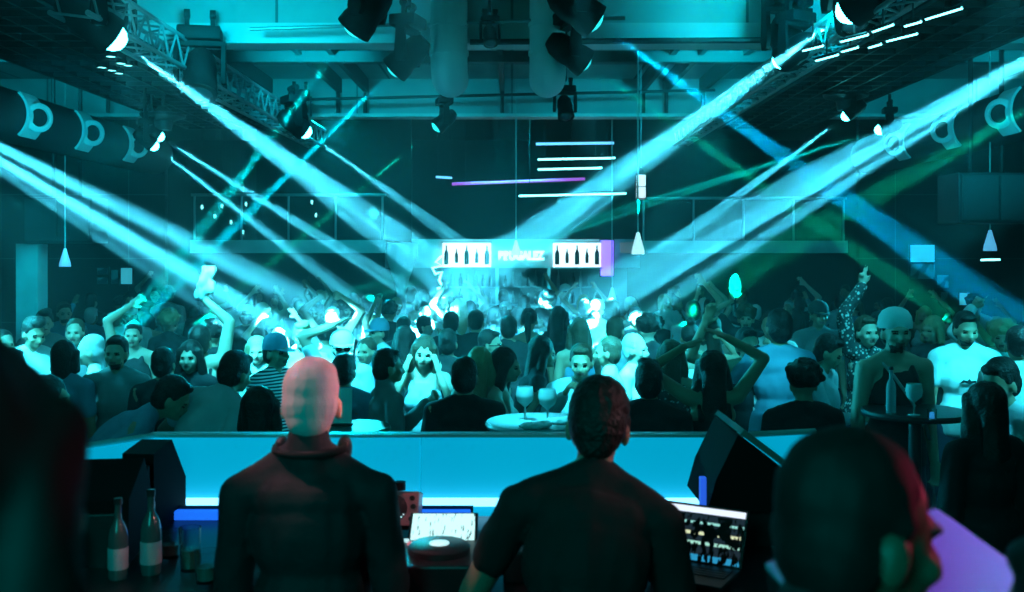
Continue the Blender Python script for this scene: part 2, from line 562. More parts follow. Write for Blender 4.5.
def make_sunglasses():
    mb = MB()
    for sg in (1, -1):
        mb.ell((sg * .031, -.094, .098), (.026, .007, .019))
        mb.cap((sg * .055, -.088, .103), (sg * .078, .0, .10), .003, .003)
    mb.cap((-.012, -.099, .102), (.012, -.099, .102), .003)
    me = bpy.data.meshes.new('sunglasses'); mb.bm.to_mesh(me); mb.bm.free()
    for p in me.polygons: p.use_smooth = True
    return me
HAIR_ME, HEADG = {}, {}
def add_child(name, me, m, parent, M=None):
    if len(me.materials) == 0: me.materials.append(m)
    o = bpy.data.objects.new(name, me); link(o); o.parent = parent
    if M is not None: o.matrix_local = M
    if m is not None and me.materials[0] != m:
        o.material_slots[0].link = 'OBJECT'; o.material_slots[0].material = m
    return o
GEO = {}
def make_person(sp, label, group=None, voxel=.010):
    """sp: pose spec plus top/topc, legc, hair, hc, hat, glasses. Returns root at the origin"""
    J = skeleton(sp)
    root = thing('person', label, 'person', (0, 0, 0), 0, group)
    root['_h'] = 0
    del root['_h']
    b = make_body(sp, J, voxel)
    add_child('body', b, None, root)
    top = sp.get('top', 'tee')
    name = {'tee': 't_shirt', 'long': 'shirt', 'tank': 'tank_top', 'dress': 'dress', 'jacket': 'jacket'}[top]
    add_child(name, make_top(sp, J, voxel * 1.1, top), CLOTH[sp.get('topc', 'dark')], root)
    if top != 'dress':
        add_child('shorts' if sp.get('short') else 'trousers', make_trousers(sp, J, .014, sp.get('short', False)), CLOTH[sp.get('legc', 'denim')], root)
    finish_head(root, sp, J['H'])
    return root, J
def finish_head(root, sp, H):
    hs = sp.get('hs', 1.0)
    st = sp.get('hair', 'short')
    if st:
        key = (st, hs)
        if key not in HAIR_ME: HAIR_ME[key] = make_hair(st, .009 if hs == 1.0 else .007, hs)
        add_child('hair', HAIR_ME[key], HAIRC[sp.get('hc', 'black')], root, H)
    hat = sp.get('hat')
    if hat:
        k = ('cap', hat == 'back')
        if k not in HEADG: HEADG[k] = make_cap(hat == 'back')
        add_child('cap', HEADG[k], CLOTH[sp.get('hatc', 'white')], root, H)
    if sp.get('glasses'):
        if 'sg' not in HEADG: HEADG['sg'] = make_sunglasses()
        add_child('sunglasses', HEADG['sg'], mat('lens_black', (.01, .01, .012), .15), root, H)
def place(root, J, px, py, d, face, scale=None):
    """put the head centre at pixel (px,py), distance d; face = heading in degrees: 0 looks at the camera, 90 looks right, 180 away"""
    rz = R(face)
    hc = J['H'] @ V((0, 0, .10))
    T = P(px, py, d)
    if scale is None: scale = max(.90, min(1.10, T.z / hc.z))
    Rz = Matrix.Rotation(rz, 3, 'Z')
    o = Rz @ (hc * scale)
    root.location = (T.x - o.x, T.y - o.y, T.z - o.z)
    root.rotation_euler = (0, 0, rz)
    root.scale = (scale,) * 3
    return root
def auto_d(py, hz=1.62, floor=0.0):
    return (EYE - floor - hz) * 1000 / (py - HY)
# ------------------------------------------------------------------ setting
def panelled(name, col, line, sx, sy, mortar=.006, rough=.8, axis='XZ'):
    """flat colour cast in large panels with joints"""
    m = mat(name, col, rough, bump=.15, bump_s=6)
    nt = m.node_tree
    b = nt.nodes['Principled BSDF']
    tc = nt.nodes.new('ShaderNodeTexCoord'); mp = nt.nodes.new('ShaderNodeMapping')
    if axis == 'XZ': mp.inputs['Rotation'].default_value = (math.pi / 2, 0, 0)
    if axis == 'YZ': mp.inputs['Rotation'].default_value = (math.pi / 2, 0, math.pi / 2)
    br = nt.nodes.new('ShaderNodeTexBrick'); br.offset = 0
    br.inputs['Color1'].default_value = (*col, 1); br.inputs['Color2'].default_value = (*[c * .85 for c in col], 1); br.inputs['Mortar'].default_value = (*line, 1)
    br.inputs['Scale'].default_value = 1; br.inputs['Mortar Size'].default_value = mortar; br.inputs['Brick Width'].default_value = sx; br.inputs['Row Height'].default_value = sy
    nt.links.new(tc.outputs['Object'], mp.inputs[0]); nt.links.new(mp.outputs[0], br.inputs['Vector'])
    n = nt.nodes.new('ShaderNodeTexNoise'); n.inputs['Scale'].default_value = 1.3; n.inputs['Detail'].default_value = 6
    nt.links.new(tc.outputs['Object'], n.inputs['Vector'])
    mr = nt.nodes.new('ShaderNodeMapRange'); mr.inputs['To Min'].default_value = .65; mr.inputs['To Max'].default_value = 1.3
    nt.links.new(n.outputs['Fac'], mr.inputs['Value'])
    x = nt.nodes.new('ShaderNodeVectorMath'); x.operation = 'SCALE'
    nt.links.new(br.outputs['Color'], x.inputs[0]); nt.links.new(mr.outputs[0], x.inputs['Scale'])
    nt.links.new(x.outputs[0], b.inputs['Base Color'])
    return m
BLK = mat('black_metal', (.014, .015, .017), .5, bump=.05)
BLKP = mat('black_plastic', (.02, .021, .023), .45)
STEEL = mat('grey_steel', (.35, .36, .37), .4, .6, noise_s=5)
WALLM = panelled('wall_panel_dark', (.028, .030, .032), (.11, .13, .13), 2.3, 1.15)
WALLS = panelled('wall_panel_side', (.025, .027, .029), (.09, .11, .11), 2.3, 1.15, axis='YZ')
CEILM = panelled('ceiling_concrete', (.42, .43, .42), (.10, .10, .10), 1.9, 1.3, .02, axis='XY')
CEILD = mat('ceiling_black', (.012, .013, .015), .9, noise_s=3)
BEAMM = panelled('beam_paint', (.50, .51, .50), (.16, .16, .16), 2.4, 3.0, .015)
BEAML = mat('beam_flange', (.62, .63, .62), .5, noise_s=3, noise_a=.12)
FLOORM = mat('floor_dark', (.03, .03, .033), .45, noise_s=2)
HW, YB, HC = 9.5, 24.0, 5.1
struct(MB().box((-HW, -2, -.12), (HW, YB, 0)).build('floor', FLOORM))
struct(MB().box((-HW - .2, -2, 0), (-HW, YB, HC)).build('wall_left', WALLS))
struct(MB().box((HW, -2, 0), (HW + .2, YB, HC)).build('wall_right', WALLS))
struct(MB().box((-HW - .2, YB, 0), (HW + .2, YB + .2, HC)).build('wall_back', mat('wall_black', (.012, .013, .015), .8, noise_s=2)))
struct(MB().box((-HW, 2.5, HC), (HW, 15.6, HC + .2)).build('ceiling', CEILM))
struct(MB().box((-HW, 15.6, HC), (HW, YB, HC + .2)).build('ceiling_rear', CEILD))
for sg, nm in ((-1, 'left'), (1, 'right')):
    lo, hi = sorted((sg * 6.25, sg * HW))
    struct(MB().box((lo, 18, 0), (hi, 18.15, HC)).build('wall_rear_' + nm, WALLM))
for i, (y, z0) in enumerate(((10.2, 4.52), (15.5, 4.50), (7.0, 4.55))):
    mb = MB()
    mb.box((-HW, y, z0 + .05), (HW, y + .12, HC))
    mb.box((-HW, y - .10, z0), (HW, y + .22, z0 + .05), mi=1)
    if i == 0: mb.box((-HW, y - .04, z0 + .05), (HW, y, z0 + .22), mi=1)
    struct(mb.build('ceiling_beam', [BEAMM, BEAML]))
for px, y in ((20, 12.6), (62, 12.6), (300, 12.6), (333, 12.6), (215, 12.6), (672, 12.6), (700, 12.6), (745, 12.6), (500, 12.6), (160, 12.6)):
    x = (px - CX) / F * y
    struct(MB().box((x - .035, y - .6, HC - .22), (x + .035, 15.5, HC)).build('ceiling_joist', mat('joist_dark', (.06, .065, .065), .7)))
    struct(MB().cyl((x, 15.35, 4.55), (x, 15.35, HC), .03).build('trim_hanger', BLK))
struct(MB().box((-HW, 12.55, HC - .30), (HW, 12.67, HC - .16)).build('ceiling_purlin', mat('purlin_dark', (.07, .08, .08), .7)))
# stage that the booth stands on
struct(MB().box((-HW, -2, 0), (3.2, 4.35, .35)).build('floor_stage', mat('stage_black', (.02, .02, .022), .6)))
# mezzanine balconies left and right
FASC = mat('fascia_pale', (.55, .57, .57), .6, noise_s=4)
GL = mat('rail_glass', (.8, .9, .9), .05, trans=1)
def balcony(x0, x1, nm, lab):
    y0 = 15.9 if nm == 'right' else 15.0
    k = y0 / 15.0
    z0, z1 = EYE, EYE + .195 * 1
    s = struct(MB().box((x0, y0, z0), (x1, 19.0, z1)).build('mezzanine_' + nm, FASC))
    t = thing('balcony_railing', lab, 'railing', (0, 0, 0))
    n = 5
    for i in range(n):
        x = x0 + .05 + (x1 - x0 - .1) * i / (n - 1)
        MB().cyl((x, y0 + .06, z1), (x, y0 + .06, z1 + .66), .018).build('post', STEEL, t)
    MB().cyl((x0, y0 + .06, z1 + .68), (x1, y0 + .06, z1 + .68), .022).build('handrail', STEEL, t)
    for i in range(n - 1):
        a = x0 + .07 + (x1 - x0 - .1) * i / (n - 1); b = x0 + .03 + (x1 - x0 - .1) * (i + 1) / (n - 1)
        MB().box((a, y0 + .055, z1 + .05), (b, y0 + .065, z1 + .62)).build('glass_panel', GL, t)
    return t
balcony(-4.83, -1.9, 'left', 'glass balcony railing above the pale mezzanine edge on the left')
balcony(2.05, 5.34, 'right', 'glass balcony railing above the pale mezzanine edge on the right')
struct(MB().box((-4.83, 18.9, 2.6), (-1.9, 19.0, HC)).build('wall_mezzanine_left', CEILD))
# pale column and wedge-shaped capital by the bar
struct(MB().lathe([(0, 0), (.07, 0), (.07, 1.8), (.10, 1.95), (.24, 2.35), (.25, 2.55), (0, 2.55)], Matrix.Translation((-1.68, 15.2, 0)), 28).build('trim_column', mat('column_white', (.75, .76, .76), .6), smooth='auto'))
struct(MB().box((-6.40, 12.9, 0), (-6.12, 13.18, 2.52)).build('column_left', mat('column_pale', (.5, .52, .52), .7, noise_s=5)))

# haze in the room, lit by the beams
hm = bpy.data.materials.new('room_haze'); hm.use_nodes = True
hm.node_tree.nodes.remove(hm.node_tree.nodes['Principled BSDF'])
vs_ = hm.node_tree.nodes.new('ShaderNodeVolumeScatter')
vs_.inputs['Color'].default_value = (1, 1, 1, 1); vs_.inputs['Density'].default_value = HAZE_D; vs_.inputs['Anisotropy'].default_value = 0.0
hm.node_tree.links.new(vs_.outputs[0], hm.node_tree.nodes['Material Output'].inputs['Volume'])
hz = MB().box((-HW + .01, 4.45, .01), (HW - .01, YB - .01, HC - .01)).build('haze', hm)
props(hz, 'thin stage haze hanging in the room and catching the light beams', 'haze', kind='stuff')

# ------------------------------------------------------------------ hung pipes, ducts
def pipe(a, b, r, lab, name='ceiling_pipe', m=STEEL):
    o = MB().cyl((0, 0, 0), V(b) - V(a), r, n=12).build(name, m, smooth='auto'); o.location = a
    return props(o, lab, 'pipe')
pipe(P(250, 29, 9.7), P(625, 18, 9.7), .018, 'thin bright steel pipe crossing in front of both round ducts')
pipe(P(470, 42, 9.9), P(775, 40, 9.9), .03, 'dark horizontal bar behind the right round duct', m=BLK)
pipe(P(285, 100, 14.6), P(715, 90, 14.6), .022, 'long dark pipe below the rear ceiling panels', m=BLK)
DUCT = mat('duct_sheet_metal', (.78, .80, .80), .4, .0, noise_s=4, noise_a=.12)
for cx, lab in ((449, 'left of the two fat round ventilation ducts dropping from the ceiling'), (548, 'right of the two fat round ventilation ducts dropping from the ceiling')):
    d = 9.75
    c = P(cx, 66, d)
    t = thing('ventilation_duct', lab, 'duct', c, 0, 'round ventilation ducts')
    r = .18
    pts = [V((0, 0, HC - c.z)), V((0, 0, .25)), V((0, 0, .10)), V((0, .02, .0)), V((0, .07, -.06)), V((0, .16, -.09)), V((0, .26, -.09))]
    MB().tube(pts, r, 28).build('pipe_bend', DUCT, t, smooth='auto')
    MB().lathe([(r, .10), (r + .012, .10), (r + .012, .14), (r, .14)], None, 28).build('collar', DUCT, t)
    MB().lathe([(r, HC - c.z - .5), (r + .012, HC - c.z - .5), (r + .012, HC - c.z - .46), (r, HC - c.z - .46)], None, 28).build('collar', DUCT, t)
# dark barrel duct with white nozzle outlets along each side wall
NOZ = mat('nozzle_white', (.72, .76, .76), .5)
def nozzle_duct(sg):
    nm = 'left' if sg < 0 else 'right'
    X0, Z0, r = sg * 5.15, 3.80, .27
    t = thing('air_duct', 'long dark barrel duct with white round nozzles along the %s side' % nm, 'duct', (X0, 8.0, Z0))
    t2 = MB().cyl((0, -2.2, 0), (0, 6.4, 0), r, n=32).build('barrel', mat('duct_black', (.03, .032, .034), .6), t, smooth='auto')
    for d in ((10.2, 11.5, 12.9) if sg < 0 else (9.9, 11.2, 12.6)):
        # saddle plate bent round the barrel and its round port
        y = d - 8.0
        mb = MB()
        n = 14
        w = .17
        rows = []
        for k in range(n + 1):
            a = R(-48 + 96 * k / n)
            ca, sa = math.cos(a), math.sin(a)
            row = []
            for (yy, rr) in ((y - w, r + .01), (y - w, r + .035), (y + w, r + .035), (y + w, r + .01)):
                # saddle faces the room centre and towards the stage
                row.append(mb.bm.verts.new((-sg * ca * rr, yy, sa * rr)))
            rows.append(row)
        for A, B in zip(rows, rows[1:]):
            for i in range(4):
                mb.bm.faces.new((A[i], A[(i + 1) % 4], B[(i + 1) % 4], B[i]))
        mb.bm.faces.new(rows[0]); mb.bm.faces.new(rows[-1][::-1])
        pl = mb.build('nozzle_plate', NOZ, t, smooth='auto')
        q = V((-sg * (r + .03), y, -.02))
        qd = V((-sg * 1, -.75, -.1)).normalized()
        M = Matrix.Translation(q) @ qd.to_track_quat('Z', 'Y').to_matrix().to_4x4()
        MB().lathe([(.10, -.08), (.14, -.05), (.15, .05), (.13, .07), (.095, .075), (.09, .02)], M, 24).build('nozzle_ring', NOZ, pl, smooth='auto')
        MB().lathe([(0, .045), (.092, .045), (.092, .03), (0, .03)], M, 20).build('nozzle_throat', BLK, pl)
nozzle_duct(-1); nozzle_duct(1)

# ------------------------------------------------------------------ trusses and dark lighting canopies
def truss(X, y0, y1, z, lab, w=.28):
    t = thing('lighting_truss', lab, 'truss', (X, y0, z))
    L = y1 - y0
    for (x, zz) in ((-w / 2, 0), (w / 2, 0), (-w / 2, -w), (w / 2, -w)):
        MB().cyl((x, 0, zz), (x, L, zz), .022, n=8).build('chord', mat('truss_aluminium', (.30, .32, .33), .4, .3), t, smooth='auto')
    mb = MB()
    n = int(L / .38)
    for i in range(n):
        a, b = i * L / n, (i + 1) * L / n
        m_ = (a + b) / 2
        for x in (-w / 2, w / 2):
            mb.cyl((x, a, 0), (x, m_, -w), .011, n=6); mb.cyl((x, m_, -w), (x, b, 0), .011, n=6)
        for zz in (0, -w):
            mb.cyl((-w / 2, a, zz), (w / 2, m_, zz), .011, n=6); mb.cyl((w / 2, m_, zz), (-w / 2, b, zz), .011, n=6)
    mb.build('bracing', MATS['truss_aluminium'], t)
    return t
truss(-3.28, 7.4, 16.8, 4.46, 'left aluminium lighting truss running back under the ceiling')
truss(2.84, 7.0, 16.8, 4.44, 'right aluminium lighting truss running back under the ceiling', .22)
LEDW = mat('led_white', (.9, 1, 1), emit=(.2, .95, 1), es=5)
SPARK = mat('led_bright', (.9, 1, 1), emit=(.2, 1, 1), es=8)
def canopy(x0, x1, y0, y1, z, lab):
    t = thing('lighting_canopy', lab, 'ceiling panel', (x0, y0, z))
    W, L = x1 - x0, y1 - y0
    mb = MB().box((0, 0, .06), (W, L, .10))
    MB().box((0, 0, 0), (.05, L, .14)).box((W - .05, 0, 0), (W, L, .14)).box((.05, 0, 0), (W - .05, .05, .14)).box((.05, L - .05, 0), (W - .05, L, .14)).build('frame', BLK, t)
    mb.build('backing_panel', mat('canopy_black', (.012, .013, .014), .6), t)
    mb = MB()
    n = int(L / .30)
    for i in range(1, n): mb.box((.05, i * L / n - .012, .01), (W - .05, i * L / n + .012, .06))
    for i in range(1, 5): mb.box((i * W / 5 - .012, .05, .008), (i * W / 5 + .012, L - .05, .058))
    mb.build('grid', BLK, t)
    return t
cl = canopy(-4.95, -3.50, 6.2, 15.2, 4.28, 'dark gridded canopy under the ceiling on the left beside the truss')
cr = canopy(3.12, 4.45, 6.2, 15.2, 4.28, 'dark gridded canopy with dashed light strips on the right')
for (px, py) in ((111, 55), (121, 62), (112, 69), (119, 72), (128, 64), (102, 66)):
    q = PZ(px, py, 4.26)
    t = thing('downlight', 'small lit downlight under the left canopy beside the big lamp', 'lamp', q, 0, 'cluster of downlights under the left canopy')
    MB().lathe([(.05, .03), (.055, -.02), (.048, -.02), (.045, .02)], None, 16).build('rim', BLK, t, smooth='auto')
    MB().lathe([(0, -.012), (.046, -.012), (.046, -.004), (0, -.004)], None, 16).build('lens', LEDW, t)
for (ax, ay, bx, by) in ((803, 50.5, 823, 45.5), (841, 41.5, 868, 34.5), (873, 31.5, 893, 24.5), (905, 26, 921, 21.5), (926, 19, 962, 8), (816, 60.5, 838, 54.5), (842, 51.5, 858, 47), (869, 47.5, 881, 44), (887, 41, 917, 33.5)):
    A, B = PZ(ax, ay, 4.06), PZ(bx, by, 4.06)
    t = thing('light_strip', 'white %s light strip dash under the right canopy, about %d percent along the %s line' % ('long' if bx - ax > 22 else 'short', round((ax - 800) / 1.65), 'upper' if (ay + (ax - 803) * .27) < 56 else 'lower'), 'light strip', A, 0, 'dashed light strips under the right canopy')
    d = B - A
    n = V((-d.y, d.x, 0)).normalized()
    MB().cyl((0, 0, 0.012), d + V((0, 0, .012)), .016, n=8).build('housing', BLK, t)
    MB().cyl((0, 0, 0), d, .011, n=8).build('tube', LEDW, t)
    MB().cyl(d * .5 + V((0, 0, .012)), d * .5 + V((0, 0, .22)), .006, n=6).build('hanger', BLK, t)

# ------------------------------------------------------------------ moving heads and beams
LENS_ON = mat('lamp_lens_lit', (.8, 1, 1), emit=(.06, .9, 1), es=26)
LENS_OFF = mat('lamp_lens_dark', (.05, .06, .07), .1)
LENS_GREEN = mat('lamp_lens_green', (.5, 1, .8), emit=(.02, .75, .8), es=1.6)
FIXM = mat('fixture_black', (.004, .0045, .005), .6, spec=.2)
def moving_head(pos, target, lab, k=1.0, lit=True, hang=None, lensm=None, name='moving_head_lamp'):
    """pos = pivot of the head"""
    pos, target = V(pos), V(target)
    d = (target - pos).normalized()
    yaw = math.atan2(d.x, -d.y)
    t = thing(name, lab, 'stage lamp', pos, yaw)
    ld = Matrix.Rotation(-yaw, 3, 'Z') @ d
    M = ld.to_track_quat('Z', 'X').to_matrix().to_4x4()
    zb = .27 * k
    MB().box((-.17 * k, -.13 * k, zb), (.17 * k, .13 * k, zb + .11 * k), bev=.02 * k).build('base', FIXM, t, smooth='auto')
    mb = MB()
    for sg in (1, -1):
        mb.prism([(-.04 * k, zb), (.04 * k, zb), (.06 * k, 0), (.04 * k, -.07 * k), (-.04 * k, -.07 * k), (-.06 * k, 0)], .035 * k,
                 Matrix.Translation((sg * .185 * k + (.0175 * k), 0, 0)) @ Matrix.Rotation(math.pi / 2, 4, 'Z'))
    mb.box((-.2 * k, -.05 * k, zb - .04 * k), (.2 * k, .05 * k, zb))
    mb.build('yoke', FIXM, t, smooth='auto')
    h = MB().lathe([(0, -.24 * k), (.07 * k, -.23 * k), (.115 * k, -.16 * k), (.135 * k, -.04 * k), (.125 * k, .04 * k), (.14 * k, .10 * k), (.145 * k, .19 * k), (.11 * k, .20 * k), (.108 * k, .185 * k)], M, 20).build('lamp_head', FIXM, t, smooth='auto')
    MB().lathe([(0, .30 * k), (.05 * k, .285 * k), (.085 * k, .25 * k), (.104 * k, .20 * k), (.104 * k, .18 * k), (0, .18 * k)] if lit and lensm is None else [(0, .235 * k), (.04 * k, .228 * k), (.075 * k, .212 * k), (.105 * k, .19 * k), (.105 * k, .18 * k), (0, .18 * k)], M, 20).build('lens', lensm or (LENS_ON if lit else LENS_OFF), h, smooth='auto')
    for sg in (1, -1):
        MB().box((sg * .1 * k - .02, -.02, zb + .11 * k), (sg * .1 * k + .02, .02, zb + .20 * k)).cyl((sg * .1 * k - .025, 0, zb + .22 * k), (sg * .1 * k + .025, 0, zb + .22 * k), .04 * k).build('clamp', FIXM, t)
    if hang:
        top = hang - pos.z
        if top > zb + .25 * k: MB().cyl((0, 0, zb + .19 * k), (0, 0, top), .03 * k).build('hanging_pole', FIXM, t, smooth='auto')
    return pos + d * .25 * k, d, t
def spot_node(l, cells, seed, colr, fill=.03):
    """a patterned glass disc (gobo) splits the lamp's light into beamlets"""
    l.use_nodes = True
    nt = l.node_tree
    em = nt.nodes['Emission']
    tc = nt.nodes.new('ShaderNodeTexCoord'); sp = nt.nodes.new('ShaderNodeSeparateXYZ')
    nt.links.new(tc.outputs['Normal'], sp.inputs[0])
    dx = nt.nodes.new('ShaderNodeMath'); dx.operation = 'DIVIDE'; dy = nt.nodes.new('ShaderNodeMath'); dy.operation = 'DIVIDE'
    nt.links.new(sp.outputs[0], dx.inputs[0]); nt.links.new(sp.outputs[2], dx.inputs[1])
    nt.links.new(sp.outputs[1], dy.inputs[0]); nt.links.new(sp.outputs[2], dy.inputs[1])
    cb = nt.nodes.new('ShaderNodeCombineXYZ'); nt.links.new(dx.outputs[0], cb.inputs[0]); nt.links.new(dy.outputs[0], cb.inputs[1])
    cb.inputs[2].default_value = seed
    vo = nt.nodes.new('ShaderNodeTexVoronoi'); vo.inputs['Scale'].default_value = cells / math.tan(l.spot_size / 2); vo.inputs['Randomness'].default_value = .7
    mp = nt.nodes.new('ShaderNodeVectorMath'); mp.operation = 'ADD'; mp.inputs[1].default_value = (seed * .37, seed * .71, 0)
    vo.voronoi_dimensions = '2D'
    nt.links.new(cb.outputs[0], mp.inputs[0]); nt.links.new(mp.outputs[0], vo.inputs['Vector'])
    mr = nt.nodes.new('ShaderNodeMapRange'); mr.interpolation_type = 'SMOOTHSTEP'
    mr.inputs['From Min'].default_value = .12; mr.inputs['From Max'].default_value = .40; mr.inputs['To Min'].default_value = 2.3; mr.inputs['To Max'].default_value = fill
    nt.links.new(vo.outputs['Distance'], mr.inputs['Value'])
    nt.links.new(mr.outputs[0], em.inputs['Strength'])
CY, BL, GR = (.05, .62, .86), (.0, .45, .9), (.0, .60, .36)
def beam(src, target, ang, power, col=CY, cells=0, seed=0, soft=.03, blend=.35, parent=None):
    l = bpy.data.lights.new('beam_light', 'SPOT')
    l.energy = power * BEAMK; l.spot_size = R(ang); l.spot_blend = blend; l.shadow_soft_size = soft; l.color = col
    o = link(bpy.data.objects.new('beam_light', l))
    o.location = src
    o.rotation_euler = (V(target) - V(src)).to_track_quat('-Z', 'Y').to_euler()
    if cells: spot_node(l, cells, seed, col)
    return o
# (pixel and distance of the lit lens, target pixel and distance, cone, power, colour, cells, label, hang height, size)
LT = 'lit moving head lamp '
def bl(px, py, d, tx, ty, td, ang, pw, lab, col=CY, cells=2.1, hang=4.5, k=1.0, lit=True, lensm=None, fix=True):
    lens, T = P(px, py, d), P(tx, ty, td)
    dr = (T - lens).normalized()
    pos = lens - dr * (.30 * k + .055)
    if fix: moving_head(pos, T, lab, k, lit, hang, lensm)
    beam(lens, T, ang, pw, col, cells, seed=px % 17, soft=.016)
    assert len(lab.split()) < 17, lab
bl(-150, 72, 5.2, 330, 345, 11, 9.5, 9, LT + 'off the left edge sending the widest beam over the left crowd', hang=4.6, cells=1.7)
bl(131, 50, 8.0, 470, 292, 10.5, 7.0, 17, LT + 'at the near left truss, brilliant white lens', hang=4.5, k=1.1)
bl(168, 142, 12.0, 420, 300, 13.4, 4.4, 15, LT + 'upper of two small ones hanging left below the canopy', hang=4.3, k=.6, cells=1.6)
bl(162, 152, 11.6, 372, 312, 12.8, 4.2, 13, LT + 'lower of two small ones hanging left below the canopy', hang=4.3, k=.6, cells=1.6)
bl(314, 138, 12.7, 520, 285, 14.5, 5.0, 9, LT + 'at the far end of the left truss', hang=4.5, k=.9, cells=1.6)
bl(341, 46, 8.6, 190, 245, 9.2, 3.4, 9, 'large moving head lamp left of the ducts with faint beam going down left', (.0, .7, .75), hang=5.1, cells=1.2, lit=True, lensm=LENS_GREEN, k=1.1)
bl(382, 82, 9.6, 190, 270, 10.2, 3.4, 13, 'moving head lamp under the thin pipe just left of the left duct', (.0, .6, .85), hang=5.1, cells=1.2, lensm=LENS_GREEN)
bl(428, 134, 13.6, 372, 180, 13.4, 2.2, 6, 'small moving head lamp hung below the ceiling edge with a green ray', GR, hang=4.9, lensm=LENS_GREEN, k=.8, cells=0)
bl(612, 34, 8.6, 1010, 318, 9.4, 5.0, 10, 'large moving head lamp right of the ducts with blue beam going down right', BL, hang=5.1, k=1.1, lensm=LENS_GREEN)
bl(599, 73, 9.6, 790, 205, 10.2, 3.2, 7, 'moving head lamp just right of the right duct with a green ray', GR, hang=5.1, cells=1.0, lensm=LENS_GREEN)
bl(833, 22, 7.8, 490, 268, 11.4, 7.0, 17, LT + 'at the near right truss with a round white lens', hang=4.5, k=1.1)
bl(771, 67, 9.5, 560, 215, 12.5, 4.4, 3.5, LT + 'second along the right truss, glowing within the long beam', hang=4.5, k=.9, cells=1.4)
bl(838, 122, 12.0, 610, 290, 13.2, 4.4, 15, LT + 'left of two small ones hanging right below the canopy', hang=4.3, k=.6, cells=1.6)
bl(870, 133, 12.0, 690, 190, 12.4, 3.0, 9, LT + 'right of two small ones hanging right below the canopy', (.0, .7, .65), hang=4.3, k=.6, cells=1.2)
bl(1100, 18, 6.4, 600, 312, 12, 8.5, 10, LT + 'off the right edge sending the widest beam to the crowd', hang=4.6, cells=1.8)
bl(1110, 62, 7.2, 700, 296, 11, 6, 2.0, LT + 'off the right edge sending a green beam below the widest one', GR, hang=4.6, cells=1.6)
for px, py, d, lab, k, hang in ((200, 75, 9.7, 'unlit moving head lamp halfway along the left truss', 1.2, 4.6), (787, 42, 9.7, 'unlit moving head lamp on the right truss above the long beam', 1.2, 4.6),
        (565, 108, 13.8, 'small unlit moving head lamp below the ceiling edge under the right duct', .8, 5.1), (490, 36, 9.7, 'small unlit lamp on the bar between the two ducts', .5, 5.1), (112, 22, 8.8, 'large unlit moving head lamp above the brilliant one on the left', 1.0, 5.1), (850, 4, 8.0, 'large unlit moving head lamp above the round white lens on the right', 1.1, 5.1),
        (300, 112, 13.9, 'unlit moving head lamp beside the far lamp of the left truss', .8, 4.6)):
    c = P(px, py, d)
    moving_head(c, c + V((.1, -.5, -1)), lab, k, False, hang)
# hat-shaped dark discs over the small paired lamps
for px, py, d, nm in ((163, 117, 12.0, 'left'), (846, 97, 12.0, 'right')):
    c = P(px, py, d)
    t = thing('disc_antenna', 'dark hat-shaped disc hung over the paired small lamps on the %s' % nm, 'ceiling fitting', c)
    MB().lathe([(0, -.16), (.10, -.16), (.12, -.05), (.26, .0), (.27, .03), (.12, .06), (.05, .12), (0, .12)], None, 24).build('disc', BLKP, t, smooth='auto')
    MB().cyl((0, 0, .12), (0, 0, 4.3 - c.z), .02).build('hanging_pole', BLK, t)

# ------------------------------------------------------------------ wash lamps of the room and added bodiless spots
def wash(pos, target, ang, power, col, lab, soft=.12, hang=None, fix=True):
    T = V(target); pos = V(pos)
    d = (T - pos).normalized()
    if fix:
        moving_head(pos - d * .45, T, lab, 1.0, True, hang or (pos.z + .6), name='wash_lamp')
    l = bpy.data.lights.new('wash_light', 'SPOT'); l.energy = power * WASHK; l.spot_size = R(ang); l.spot_blend = .8; l.shadow_soft_size = soft; l.color = col


    o = link(bpy.data.objects.new('wash_light', l)); o.location = pos; o.rotation_euler = d.to_track_quat('-Z', 'Y').to_euler()
    return o
# ------------------------------------------------------------------ bar at the back
YBAR = 20.2
def PB(px, py, d=YBAR): return P(px, py, d)
x0, x1 = PB(385, 0).x, PB(640, 0).x
BARM = mat('bar_canopy_paint', (.42, .5, .52), .6, noise_s=2)
struct(MB().box((x0, YBAR, 2.10), (x1, 22.6, 2.68)).build('trim_bar_canopy', BARM))
struct(MB().box((x0, 22.5, 0), (x1, 22.6, 2.10)).build('wall_bar', mat('bar_wall', (.22, .28, .3), .6, noise_s=3)))
t = thing('bar_counter', 'long bar counter behind the crowd under the lit sign', 'bar counter', (0, YBAR, 0))
MB().box((x0, .0, 0), (x1, .5, 1.08)).build('counter_body', mat('bar_front', (.12, .13, .14), .5, noise_s=6), t)
MB().box((x0 - .05, -.08, 1.08), (x1 + .05, .56, 1.13), bev=.01).build('counter_top', mat('bar_top', (.35, .37, .38), .3), t)
GLOW = mat('lightbox_white', (.9, .95, 1), emit=(.75, .95, 1), es=1.6)
BOT = mat('bottle_dark', (.01, .03, .03), .3)
BPROF = [(0, 0), (.036, 0), (.038, .02), (.038, .17), (.030, .205), (.014, .235), (.013, .29), (.016, .295), (.016, .31), (0, .31)]
